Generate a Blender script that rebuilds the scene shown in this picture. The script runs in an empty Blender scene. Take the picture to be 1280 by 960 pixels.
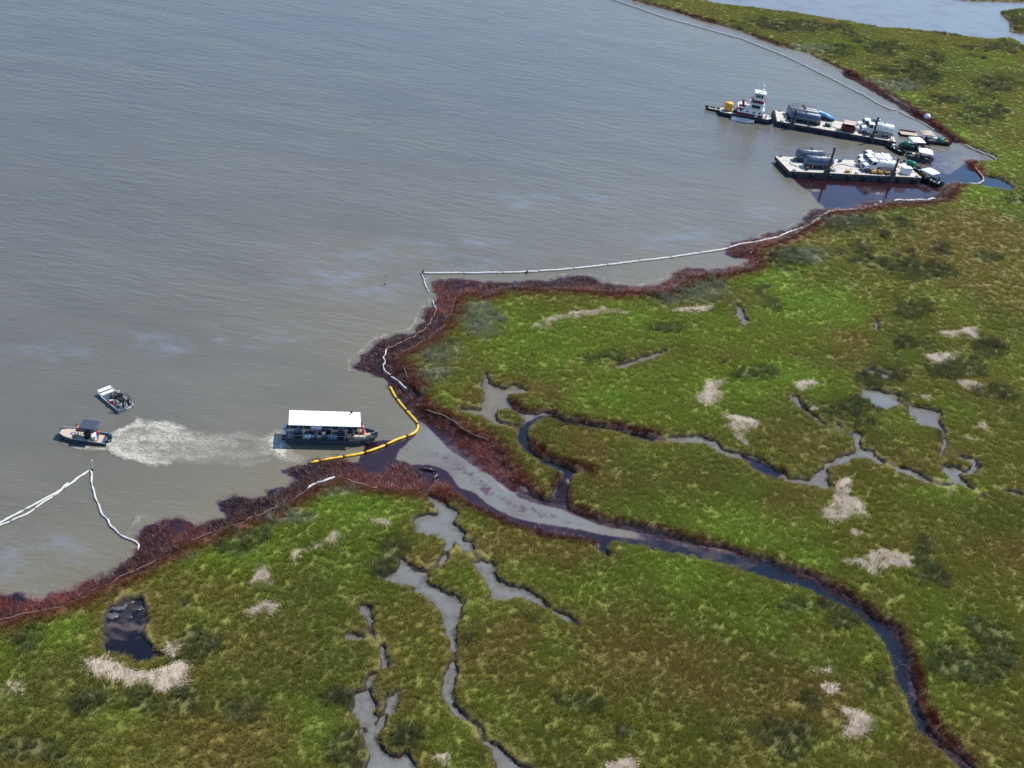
import bpy, bmesh, math, random
import numpy as np
from mathutils import Vector, Matrix, noise as mnoise
random.seed(7); rng = np.random.default_rng(11)
SC = bpy.context.scene
COL = SC.collection

# ------------------------------------------------------------------ camera (helicopter view, 95 m up, slightly rolled)
FPX, NADX, NADY, CAMH = 1400.0, 300.0, 2600.0, 95.0
_nd = np.array([NADX-640, NADY-480.0]); _L = float(np.hypot(*_nd)); _n = _nd/_L; TH = math.atan(FPX/_L)
_F = np.array([0, math.cos(TH), -math.sin(TH)]); _D0 = np.array([0, -math.sin(TH), -math.cos(TH)]); _R0 = np.array([1.0, 0, 0])
_r = _n[1]*_R0+_n[0]*_D0; _d = -_n[0]*_R0+_n[1]*_D0
cam = bpy.data.cameras.new('camera'); co = bpy.data.objects.new('camera', cam); COL.objects.link(co)
co.matrix_world = Matrix([[_r[0], -_d[0], -_F[0], 0], [_r[1], -_d[1], -_F[1], 0], [_r[2], -_d[2], -_F[2], CAMH], [0, 0, 0, 1]])
cam.sensor_width = 36; cam.lens = 36*FPX/1280; cam.clip_start = 1; cam.clip_end = 20000
SC.camera = co

# ------------------------------------------------------------------ world and sun
SUN_AZ, SUN_EL = 48.0, 56.0
w = bpy.data.worlds.new('World'); SC.world = w; w.use_nodes = True
nt = w.node_tree; nt.nodes.clear()
sky = nt.nodes.new('ShaderNodeTexSky'); sky.sky_type = 'NISHITA'; sky.sun_disc = False
sky.sun_elevation = math.radians(SUN_EL); sky.sun_rotation = math.radians(SUN_AZ)
sky.altitude = 50; sky.dust_density = 0.05; sky.air_density = 1.0; sky.ozone_density = 6.0
bg = nt.nodes.new('ShaderNodeBackground'); bg.inputs[1].default_value = 0.15
wo = nt.nodes.new('ShaderNodeOutputWorld'); nt.links.new(sky.outputs[0], bg.inputs[0]); nt.links.new(bg.outputs[0], wo.inputs[0])
sl = bpy.data.lights.new('sun', 'SUN'); sl.energy = 4.8; sl.angle = math.radians(0.55); sl.color = (1.0, 0.95, 0.87)
so = bpy.data.objects.new('sun', sl); COL.objects.link(so)
sd = Vector((math.sin(math.radians(SUN_AZ))*math.cos(math.radians(SUN_EL)), math.cos(math.radians(SUN_AZ))*math.cos(math.radians(SUN_EL)), math.sin(math.radians(SUN_EL))))
so.rotation_euler = sd.to_track_quat('Z', 'Y').to_euler(); so.location = (0, 0, 200)
vs = SC.view_settings; vs.view_transform = 'Standard'; vs.look = 'None'; vs.exposure = 0.2; vs.gamma = 1

# ------------------------------------------------------------------ helpers
def P(u, v, z=0.0):
    q = _F*FPX+_r*(u-640)+_d*(v-480); t = (z-CAMH)/q[2]
    return Vector((q[0]*t, q[1]*t, z))
def PP(pts, z=0.0): return np.array([P(u, v, z)[:2] for u, v in pts])
def tag(o, label=None, cat=None, group=None, kind=None):
    if label: o['label'] = label
    if cat: o['category'] = cat
    if group: o['group'] = group
    if kind: o['kind'] = kind
    return o
def empty(name, loc, rz=0.0, label=None, cat=None, group=None):
    o = bpy.data.objects.new(name, None); COL.objects.link(o); o.empty_display_size = 0.3
    o.location = loc; o.rotation_euler = (0, 0, rz)
    return tag(o, label, cat, group)
def copy_tree(o, parent=None):
    c = o.copy(); COL.objects.link(c)
    if parent is not None: c.parent = parent
    for ch in list(o.children): copy_tree(ch, c)
    return c

def rgb(r, g, b): # sRGB 0..255 -> linear
    f = lambda c: (c/255/12.92) if c/255 <= 0.04045 else ((c/255+0.055)/1.055)**2.4
    return (f(r), f(g), f(b), 1)
MATS = {}
def mat(name, col, rough=0.6, metal=0.0, var=0.12, scale=3.0, spec=0.5, dirt=0.0, bump=0.0):
    """procedural paint: colour broken up by noise, rust/dirt blotches, uneven gloss"""
    if name in MATS: return MATS[name]
    m = bpy.data.materials.new(name); m.use_nodes = True; t = m.node_tree; b = t.nodes['Principled BSDF']
    c = Vector(col[:3])
    tc = t.nodes.new('ShaderNodeTexCoord'); n = t.nodes.new('ShaderNodeTexNoise'); n.inputs['Scale'].default_value = scale; n.inputs['Detail'].default_value = 6; n.inputs['Roughness'].default_value = 0.65
    t.links.new(tc.outputs['Object'], n.inputs['Vector'])
    cr = t.nodes.new('ShaderNodeValToRGB'); cr.color_ramp.elements[0].position = 0.3; cr.color_ramp.elements[1].position = 0.7
    cr.color_ramp.elements[0].color = (*(c*(1-var)), 1); cr.color_ramp.elements[1].color = (*[min(1, x) for x in c*(1+var)], 1)
    t.links.new(n.outputs['Fac'], cr.inputs[0]); out = cr.outputs[0]
    if dirt > 0:
        n2 = t.nodes.new('ShaderNodeTexNoise'); n2.inputs['Scale'].default_value = scale*0.45; n2.inputs['Detail'].default_value = 8; n2.inputs['Roughness'].default_value = 0.7
        t.links.new(tc.outputs['Object'], n2.inputs['Vector'])
        r2 = t.nodes.new('ShaderNodeValToRGB'); r2.color_ramp.elements[0].position = 0.52; r2.color_ramp.elements[1].position = 0.68
        r2.color_ramp.elements[0].color = (0, 0, 0, 1); r2.color_ramp.elements[1].color = (dirt, dirt, dirt, 1)
        t.links.new(n2.outputs['Fac'], r2.inputs[0])
        mx = t.nodes.new('ShaderNodeMix'); mx.data_type = 'RGBA'; mx.inputs[7].default_value = (0.10, 0.065, 0.04, 1)
        t.links.new(r2.outputs[0], mx.inputs[0]); t.links.new(out, mx.inputs[6]); out = mx.outputs[2]
    t.links.new(out, b.inputs['Base Color'])
    mr = t.nodes.new('ShaderNodeMapRange'); mr.inputs[3].default_value = max(0.05, rough-0.12); mr.inputs[4].default_value = min(1, rough+0.12)
    t.links.new(n.outputs['Fac'], mr.inputs[0]); t.links.new(mr.outputs[0], b.inputs['Roughness'])
    b.inputs['Metallic'].default_value = metal; b.inputs['Specular IOR Level'].default_value = spec
    if bump > 0:
        bp = t.nodes.new('ShaderNodeBump'); bp.inputs['Strength'].default_value = bump; bp.inputs['Distance'].default_value = 0.05
        t.links.new(n.outputs['Fac'], bp.inputs['Height']); t.links.new(bp.outputs[0], b.inputs['Normal'])
    MATS[name] = m; return m

M_NAVY = mat('navy_hull_paint', (0.012, 0.02, 0.045), 0.45, dirt=0.5, scale=1.2)
M_DECK = mat('barge_deck_concrete_grey', (0.54, 0.51, 0.45), 0.8, var=0.22, scale=0.7, dirt=0.6)
M_SIDE = mat('barge_side_steel', (0.055, 0.065, 0.08), 0.6, var=0.35, scale=0.9, dirt=0.7)
M_SIDE2 = mat('barge_side_blue', (0.018, 0.032, 0.07), 0.5, var=0.35, scale=0.9, dirt=0.5)
M_WHITE = mat('white_paint', (0.78, 0.78, 0.77), 0.4, var=0.05, dirt=0.12)
M_ROOFW = mat('white_roof_sheet', (0.86, 0.87, 0.87), 0.35, var=0.03, scale=1.0)
M_MAROON = mat('maroon_paint', (0.20, 0.010, 0.035), 0.5)
M_BLACK = mat('black_rubber', (0.012, 0.012, 0.014), 0.7)
M_DARK = mat('dark_steel', (0.035, 0.037, 0.042), 0.55, metal=0.3, dirt=0.4)
M_ALU = mat('weathered_aluminium', (0.42, 0.44, 0.46), 0.42, metal=0.45, var=0.15, dirt=0.15)
M_ALUD = mat('grey_aluminium_hull', (0.075, 0.10, 0.135), 0.45, metal=0.3, var=0.2, dirt=0.2)
M_TANK = mat('blue_grey_tank_paint', (0.07, 0.11, 0.17), 0.42, var=0.2, scale=1.0, dirt=0.25)
M_TANKG = mat('grey_tank_paint', (0.2, 0.22, 0.25), 0.45, var=0.2, scale=1.0, dirt=0.3)
M_YEL = mat('yellow_paint', (0.75, 0.38, 0.04), 0.5, dirt=0.15)
M_BOOMY = mat('yellow_boom_fabric', (0.78, 0.47, 0.025), 0.45, var=0.12, scale=1.5)
M_BOOMW = mat('white_boom_fabric', (0.56, 0.55, 0.52), 0.6, var=0.12, scale=1.2, dirt=0.15)
M_BOOMT = mat('oil_stained_boom_fabric', (0.25, 0.14, 0.10), 0.75, var=0.35, scale=1.0, dirt=0.5)
M_BOOMO = mat('orange_boom_fabric', (0.62, 0.20, 0.12), 0.6, var=0.15, scale=1.2)
M_GREEN = mat('green_plastic_tank', (0.0, 0.24, 0.13), 0.35, var=0.1)
M_DGREEN = mat('dark_green_paint', (0.01, 0.10, 0.09), 0.45)
M_BLUE = mat('light_blue_tarp', (0.10, 0.36, 0.78), 0.4, var=0.15, bump=0.3)
M_DBLUE = mat('dark_blue_canvas', (0.035, 0.05, 0.085), 0.75)
M_TAN = mat('tan_deck_paint', (0.46, 0.38, 0.29), 0.7, var=0.12)
M_WOOD = mat('pallet_wood', (0.42, 0.24, 0.10), 0.75, var=0.2)
M_GLASS = mat('dark_window_glass', (0.012, 0.018, 0.025), 0.08, var=0.02)
M_RUST = mat('rusty_red_container', (0.13, 0.018, 0.025), 0.65, var=0.25, dirt=0.4)
M_SKIN = mat('skin', (0.33, 0.17, 0.10), 0.6)
M_SKIN2 = mat('dark_skin', (0.10, 0.05, 0.03), 0.6)
M_ORANGE = mat('orange_life_vest', (0.80, 0.11, 0.04), 0.7)
M_RED = mat('red_cloth', (0.55, 0.04, 0.05), 0.7)
M_JEANS = mat('navy_trousers', (0.03, 0.045, 0.09), 0.85)
M_SHIRTW = mat('white_cloth', (0.72, 0.72, 0.72), 0.8)
M_SHIRTB = mat('blue_cloth', (0.07, 0.15, 0.36), 0.8)
M_SHIRTD = mat('dark_cloth', (0.02, 0.025, 0.035), 0.85)
M_KHAKI = mat('khaki_cloth', (0.32, 0.26, 0.17), 0.85)
M_COOL = mat('slate_blue_plastic', (0.10, 0.19, 0.30), 0.5)
M_PINK = mat('bow_fender_rubber', (0.03, 0.03, 0.035), 0.8)

class MB:
    def __init__(s): s.v = []; s.f = []; s.smooth = False
    def add(s, vs, fs, M=None):
        b = len(s.v)
        for p in vs:
            p = Vector(p); s.v.append(tuple(M @ p) if M else tuple(p))
        s.f += [tuple(b+i for i in f) for f in fs]; return s
    def box(s, c, d, rz=0.0, ry=0.0, rx=0.0, bev=None):
        x, y, z = d[0]/2, d[1]/2, d[2]/2
        M = Matrix.Translation(c) @ Matrix.Rotation(rz, 4, 'Z') @ Matrix.Rotation(ry, 4, 'Y') @ Matrix.Rotation(rx, 4, 'X')
        if bev is None: bev = min(d)*0.08
        vs = []; b = bev
        pts = []
        for zz, k in ((-z, b), (-z+b, 0), (z-b, 0), (z, b)):
            a = b if k else 0
            xs, ys = x-a, y-a
            pts += [(xs-b+a, -ys, zz), (xs, -ys+b-a, zz), (xs, ys-b+a, zz), (xs-b+a, ys, zz), (-xs+b-a, ys, zz), (-xs, ys-b+a, zz), (-xs, -ys+b-a, zz), (-xs+b-a, -ys, zz)]
        fs = [tuple(range(7, -1, -1)), tuple(range(24, 32))]
        for l in range(3):
            for i in range(8):
                fs.append((l*8+i, l*8+(i+1) % 8, (l+1)*8+(i+1) % 8, (l+1)*8+i))
        return s.add(pts, fs, M)
    def cyl(s, a, b, r, r2=None, n=12, cap=True):
        a = Vector(a); b = Vector(b); r2 = r if r2 is None else r2
        q = (b-a).to_track_quat('Z', 'Y'); pts = []
        for p, rr in ((a, r), (b, r2)):
            for i in range(n):
                t = 2*math.pi*i/n; pts.append(p+q @ Vector((rr*math.cos(t), rr*math.sin(t), 0)))
        fs = [(i, (i+1) % n, n+(i+1) % n, n+i) for i in range(n)]
        if cap: fs += [tuple(range(n-1, -1, -1)), tuple(range(n, 2*n))]
        return s.add(pts, fs)
    def rev(s, a, b, prof, n=16):
        """lathe: prof = [(t along a->b in metres, radius)]"""
        a = Vector(a); b = Vector(b); q = (b-a).to_track_quat('Z', 'Y'); ax = (b-a).normalized(); pts = []
        for t, rr in prof:
            for i in range(n):
                th = 2*math.pi*i/n; pts.append(a+ax*t+q @ Vector((rr*math.cos(th), rr*math.sin(th), 0)))
        fs = []
        for l in range(len(prof)-1):
            fs += [(l*n+i, l*n+(i+1) % n, (l+1)*n+(i+1) % n, (l+1)*n+i) for i in range(n)]
        fs += [tuple(range(n-1, -1, -1)), tuple(range((len(prof)-1)*n, len(prof)*n))]
        return s.add(pts, fs)
    def tube(s, pts, r, n=6, closed=False):
        pts = [Vector(p) for p in pts]; N = len(pts); out = []
        for i, p in enumerate(pts):
            if closed: d = pts[(i+1) % N]-pts[i-1]
            else: d = pts[min(i+1, N-1)]-pts[max(i-1, 0)]
            q = d.to_track_quat('Z', 'Y')
            rr = r[i] if isinstance(r, (list, tuple)) else r
            for k in range(n):
                t = 2*math.pi*k/n; out.append(p+q @ Vector((rr*math.cos(t), rr*math.sin(t), 0)))
        fs = []
        for i in range(N if closed else N-1):
            j = (i+1) % N
            fs += [(i*n+k, i*n+(k+1) % n, j*n+(k+1) % n, j*n+k) for k in range(n)]
        if not closed: fs += [tuple(range(n-1, -1, -1)), tuple(range((N-1)*n, N*n))]
        return s.add(out, fs)
    def prism(s, poly, z0, z1, inset=0.0):
        n = len(poly); cx = sum(p[0] for p in poly)/n; cy = sum(p[1] for p in poly)/n
        pts = [(x+(cx-x)*inset, y+(cy-y)*inset, z0) for x, y in poly]+[(x, y, z1) for x, y in poly]
        return s.add(pts, [(i, (i+1) % n, n+(i+1) % n, n+i) for i in range(n)]+[tuple(range(n-1, -1, -1)), tuple(range(n, 2*n))])
    def loft(s, rings, cap=True):
        n = len(rings[0]); pts = [p for r in rings for p in r]; fs = []
        for l in range(len(rings)-1):
            fs += [(l*n+i, l*n+(i+1) % n, (l+1)*n+(i+1) % n, (l+1)*n+i) for i in range(n)]
        if cap: fs += [tuple(range(n-1, -1, -1)), tuple(range((len(rings)-1)*n, len(rings)*n))]
        return s.add(pts, fs)
    def mesh(s, name, m, smooth=False):
        me = bpy.data.meshes.new(name); me.from_pydata(s.v, [], s.f); me.materials.append(m)
        bm = bmesh.new(); bm.from_mesh(me); bmesh.ops.recalc_face_normals(bm, faces=bm.faces); bm.to_mesh(me); bm.free()
        if smooth:
            for p in me.polygons: p.use_smooth = len(p.vertices) == 4
        return me
    def build(s, name, m, parent=None, smooth=False):
        o = bpy.data.objects.new(name, s.mesh(name, m, smooth)); COL.objects.link(o)
        if parent is not None: o.parent = parent
        return o

# ------------------------------------------------------------------ numpy noise
_perm = rng.permutation(4096)
_val = rng.random(4096)
def vnoise(x, y, seed=0):
    xi = np.floor(x).astype(np.int64); yi = np.floor(y).astype(np.int64); fx = x-xi; fy = y-yi
    fx = fx*fx*(3-2*fx); fy = fy*fy*(3-2*fy)
    h = lambda a, b: _val[(_perm[(a+seed*131) & 4095]+b*57+seed*17) & 4095]
    return (h(xi, yi)*(1-fx)+h(xi+1, yi)*fx)*(1-fy)+(h(xi, yi+1)*(1-fx)+h(xi+1, yi+1)*fx)*fy
def fbm(x, y, sc, oct=4, seed=0, rough=0.55):
    s = 0; a = 1; t = 0; f = 1/sc
    for o in range(oct):
        c, sn = math.cos(o*1.1), math.sin(o*1.1)
        s = s+a*vnoise((x*c-y*sn)*f+o*7.3, (x*sn+y*c)*f+o*3.1, seed+o); t += a; a *= rough; f *= 2.03
    return s/t
def smooth(a, b, x): t = np.clip((x-a)/(b-a), 0, 1); return t*t*(3-2*t)

def poly_sd(X, Y, poly, margin=6.0):
    """signed distance (negative inside) to a polygon in world metres; far from it = margin"""
    poly = np.asarray(poly, float); out = np.full(X.shape, margin)
    bb = (X > poly[:, 0].min()-margin) & (X < poly[:, 0].max()+margin) & (Y > poly[:, 1].min()-margin) & (Y < poly[:, 1].max()+margin)
    x = X[bb]; y = Y[bb]
    if x.size == 0: return out
    d = np.full(x.shape, 1e9); ins = np.zeros(x.shape, bool); n = len(poly)
    for i in range(n):
        ax, ay = poly[i]; bx, by = poly[(i+1) % n]; ex, ey = bx-ax, by-ay; l2 = ex*ex+ey*ey+1e-12
        t = np.clip(((x-ax)*ex+(y-ay)*ey)/l2, 0, 1)
        d = np.minimum(d, (x-ax-t*ex)**2+(y-ay-t*ey)**2)
        if (ay > by) or (ay < by):
            c = ((ay > y) != (by > y)); xx = ax+(y-ay)*ex/(ey if ey else 1e-12); ins ^= c & (x < xx)
    d = np.sqrt(d); d[ins] *= -1
    out[bb] = np.minimum(d, margin) ; return out
def line_sd(X, Y, pts, wid, margin=6.0):
    pts = np.asarray(pts, float); out = np.full(X.shape, margin)
    bb = (X > pts[:, 0].min()-margin) & (X < pts[:, 0].max()+margin) & (Y > pts[:, 1].min()-margin) & (Y < pts[:, 1].max()+margin)
    x = X[bb]; y = Y[bb]
    if x.size == 0: return out
    d = np.full(x.shape, 1e9)
    for i in range(len(pts)-1):
        ax, ay = pts[i]; bx, by = pts[i+1]; ex, ey = bx-ax, by-ay; l2 = ex*ex+ey*ey+1e-12
        t = np.clip(((x-ax)*ex+(y-ay)*ey)/l2, 0, 1); d = np.minimum(d, (x-ax-t*ex)**2+(y-ay-t*ey)**2)
    out[bb] = np.minimum(np.sqrt(d)-wid/2, margin); return out

# ------------------------------------------------------------------ traced outlines (photo pixels, laid on the ground plane by P)
SHORE_A = [(-60,790),(0,779),(50,766),(100,752),(135,732),(175,715),(205,699),(220,686),(250,675),(287,661),(312,652),(350,637),(385,616),(395,607),(415,602),(430,601),(460,610),(490,614),(520,615),(537,612)]
CANAL_S = [(560,612),(585,630),(610,642),(635,652),(660,662),(685,668),(720,674),(747,675),(767,677),(785,681),(813,687),(867,698),(913,710),(953,722),(995,734),(1031,748),(1066,769),(1094,790),(1111,811),(1119,846),(1133,882),(1148,914),(1172,937),(1201,962),(1240,1000)]
CANAL_N = [(1262,1000),(1208,954),(1186,938),(1169,924),(1153,900),(1144,868),(1137,832),(1131,808),(1123,788),(1094,771),(1066,751),(1031,730),(995,716),(960,700),(920,690),(880,681),(835,670),(797,660),(760,652),(722,642),(710,635),(707,612),
  (715,600),(732,590),(710,584),(685,576),(667,567),(661,555),(660,540),(667,531),(677,526),(690,525),(700,521),(680,517),(655,519),(645,515),(636,506),(632,500),(635,495),(662,492),(646,483),(627,487),(612,480),(607,465),(602,485),(605,500),(602,513),(575,513),(580,518),(600,522),(617,532),(630,535),(647,538),
  (647,555),(655,567),(667,575),(687,584),(702,592),(700,602),(696,615),(695,624),(683,626),(660,615),(640,595),(625,570),(611,556),(597,548),(580,541),(564,528),(545,519),(532,515)]
SHORE_B = [(527,507),(517,485),(507,470),(497,455),(496,445),(520,435),(540,422),(557,407),(565,392),(570,372),(577,367),(597,369),(607,372),(617,368),(627,362),(665,363),(707,363),(742,365),(767,367),(792,366),(827,367),(842,362),(860,350),(880,346),(905,344),(920,338),(937,337),(950,328),(945,319),(936,316),(945,308),(958,306),(983,300),(999,291),(1017,281),(1033,270),(1042,266),(1080,263),(1117,256),(1150,254),(1167,253),(1181,251),(1186,241),(1196,231),(1209,231),(1224,232),(1245,237),(1262,240),(1268,236),(1262,228),(1248,222),(1232,219),(1223,216),(1216,210),(1211,204),(1216,201),(1224,202),(1236,202),(1247,200),(1244,196),(1233,192),(1219,185),(1206,181),(1194,176),(1184,168),(1175,162),(1164,154),(1153,146),(1145,143),(1137,133),(1120,122),(1097,111),(1080,101),(1063,93),(1047,84),(1028,75),(1010,66),(985,60),(970,57),(945,47),(927,39),(902,32),(877,26),(852,17),(815,7),(790,0),(750,-12),(690,-35)]
BAY = np.vstack([PP(SHORE_A), PP(CANAL_S), PP(CANAL_N), PP(SHORE_B), [[-400, 900], [-6000, 5000], [-6000, -2000], [-120, 20], [-75, 50]]])
WATER = [
 # far pond
 [(840,-14),(872,0),(900,6),(940,10),(965,14),(985,15),(1035,24),(1060,27),(1095,35),(1135,37),(1172,41),(1210,47),(1235,50),(1260,47),(1280,57),(1310,72),(1330,60),(1290,45),(1264,40),(1262,28),(1250,15),(1282,11),(1330,9),(1330,2),(1280,3),(1210,1),(1180,-3),(1150,-20),(1000,-30),(880,-25)],
 # creek system south of the canal
 [(532,619),(552,625),(560,635),(575,640),(567,655),(585,672),(592,687),(610,700),(617,710),(615,725),(635,735),(660,740),(677,750),(684,763),(676,756),(645,750),(620,752),(575,757),(570,772),(567,792),(571,815),(571,835),(564,852),(564,880),(575,892),(597,907),(610,925),(632,937),(657,958),(690,985),(640,985),(622,960),(617,940),(600,925),(588,910),(560,885),(555,870),(557,847),(566,830),(565,810),(560,792),(555,772),(542,757),(530,748),(520,735),(482,728),(497,715),(502,701),(510,707),(522,716),(545,709),(555,695),(560,680),(545,672),(522,667),(515,651),(540,640),(545,632)],
 [(462,775),(470,793),(485,812),(484,837),(477,838),(475,820),(462,802),(458,795)],
 [(467,845),(464,862),(467,875),(474,884),(466,890),(470,905),(478,900),(482,885),(484,874),(496,868),(493,890),(482,893),(478,912),(467,925),(477,932),(488,946),(507,948),(520,962),(522,980),(455,980),(457,940),(458,927),(453,905),(441,892),(442,867),(456,864),(462,850)],
 # oiled pool at the left
 [(162,742),(180,745),(185,755),(178,770),(185,780),(186,792),(192,807),(199,820),(185,825),(172,826),(155,817),(131,815),(137,797),(135,785),(131,775),(140,762),(155,747)],
 # ponds at the right
 [(1075,487),(1100,490),(1120,495),(1123,507),(1105,514),(1090,509),(1080,498)],
 [(1135,507),(1175,517),(1172,527),(1181,541),(1160,535),(1148,533),(1137,522)],
 [(1087,462),(1115,472),(1108,474),(1095,470),(1075,465)],
 [(986,495),(997,497),(1002,512),(994,505)],
 [(1045,525),(1054,535),(1052,542),(1046,540)],
 [(1067,542),(1076,545),(1077,560),(1092,565),(1100,575),(1117,586),(1095,582),(1087,575),(1072,573),(1067,557)],
 [(1175,582),(1195,590),(1205,603),(1212,612),(1196,605),(1188,620),(1183,615),(1190,605),(1177,590)],
 [(1192,569),(1222,575),(1220,586),(1216,592),(1214,582),(1195,575)],
 [(1019,610),(1020,595),(1030,583),(1036,587),(1028,600),(1040,611),(1033,615)],
 [(832,547),(880,547),(884,555),(860,555),(835,552)],
 [(925,569),(945,573),(965,585),(975,594),(968,599),(945,590),(930,579)],
 [(920,378),(927,386),(930,396),(937,406),(930,408),(922,397)],
 [(1094,401),(1098,408),(1096,416),(1092,408)],
]
ISLANDS = [[(570,685),(590,700),(602,722),(617,749),(600,756),(575,754),(550,737),(530,730),(532,720),(555,707),(564,695)],
 [(619,512),(635,514),(650,521),(656,527),(652,534),(640,532),(622,525)]]
STREAMS = [([(690,523),(720,530),(760,537),(785,545),(822,552),(840,551)],1.1),([(880,552),(905,567),(930,573)],1.5),([(972,592),(985,602),(1017,606),(1022,600)],1.2),([(1032,583),(1050,577),(1068,570)],1.2),
 ([(1112,583),(1147,597),(1175,608),(1190,607)],1.4),([(1214,592),(1205,593),(1195,589)],1.2),([(1209,611),(1227,622)],1.0),([(1245,612),(1262,618),(1285,624)],0.9),([(1172,530),(1182,550),(1176,570)],0.8),
 ([(756,676),(751,688),(759,696)],0.9),([(682,760),(700,772),(718,781)],0.5),([(830,441),(815,447),(795,453),(771,461)],0.7),([(1052,542),(1066,546)],0.7),([(460,770),(455,760)],0.7),([(1118,500),(1136,512)],0.8),([(437,795),(462,800)],0.8),([(1002,512),(1015,522),(1040,540)],0.5)]
# oiled reed belt
REEDS = [
 [(-60,760),(0,744),(40,750),(52,753),(60,742),(85,738),(110,728),(135,718),(155,705),(170,695),(176,688),(172,668),(180,655),(200,655),(220,650),(245,655),(265,650),(280,648),(275,632),(300,622),(320,625),(335,622),(352,612),(368,602),(360,590),(375,582),(400,578),(430,577),(448,578),(457,590),(468,597),(480,580),(505,576),(520,590),(530,600),(548,606),(560,613),(552,624),(537,612),(520,615),(490,614),(460,610),(430,601),(415,602),(395,607),(385,616),(350,637),(312,652),(287,661),(250,675),(220,686),(205,699),(175,715),(135,732),(100,752),(50,766),(0,779),(-60,790)],
 [(495,490),(480,472),(457,466),(445,459),(448,450),(462,440),(470,430),(492,421),(515,417),(527,407),(532,388),(545,386),(547,378),(542,365),(540,351),(560,351),(580,350),(605,355),(632,352),(657,354),(690,350),(712,346),(735,347),(755,354),(780,359),(802,361),(820,356),(840,351),(843,344),(860,337),(887,339),(912,334),(932,332),(937,324),(917,320),(905,314),(905,307),(921,303),(942,300),(971,291),(989,287),(1005,278),(1017,262),(1030,260),(1044,265),(1067,261),(1083,255),(1099,252),(1117,252),(1146,250),(1167,248),(1177,239),(1187,230),(1197,230),(1192,240),(1186,250),(1167,255),(1117,257),(1080,265),(1042,268),(1033,272),(1017,283),(999,293),(983,302),(958,308),(940,313),(945,319),(952,327),(937,340),(905,347),(880,348),(860,352),(842,364),(827,369),(792,369),(767,370),(740,367),(707,364),(665,365),(627,364),(617,370),(607,374),(597,371),(577,369),(570,376),(565,394),(557,409),(540,424),(520,437),(498,447),(499,455),(509,470),(519,485),(529,507),(545,519),(564,528),(580,541),(597,548),(611,556),(625,570),(640,595),(650,606),(640,608),(622,595),(600,584),(590,571),(578,563),(562,550),(546,541),(535,531),(520,519),(508,508)],
 [(1211,200),(1218,203),(1214,206),(1222,214),(1216,213),(1209,206)],
 [(1060,90),(1150,143),(1200,178),(1192,178),(1170,164),(1145,148),(1110,124),(1050,92)]]
OILED_EDGE = [[(640,600),(660,615),(683,628),(697,626),(700,600)],[(705,600),(708,635),(760,654),(835,672),(920,692),(995,718),(1031,732),(1066,753),(1094,773),(1123,790),(1131,808),(1145,868),(1169,924),(1208,954)],
 [(545,612),(585,632),(635,654),(685,670),(747,677)],[(690,525),(760,534),(822,549)],[(661,555),(685,576),(732,590)],[(640,508),(655,519),(690,519)],[(790,0),(852,17),(902,32),(945,47),(985,60),(1047,84),(1097,111),(1137,133),(1164,154),(1194,176),(1240,196)]]
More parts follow.
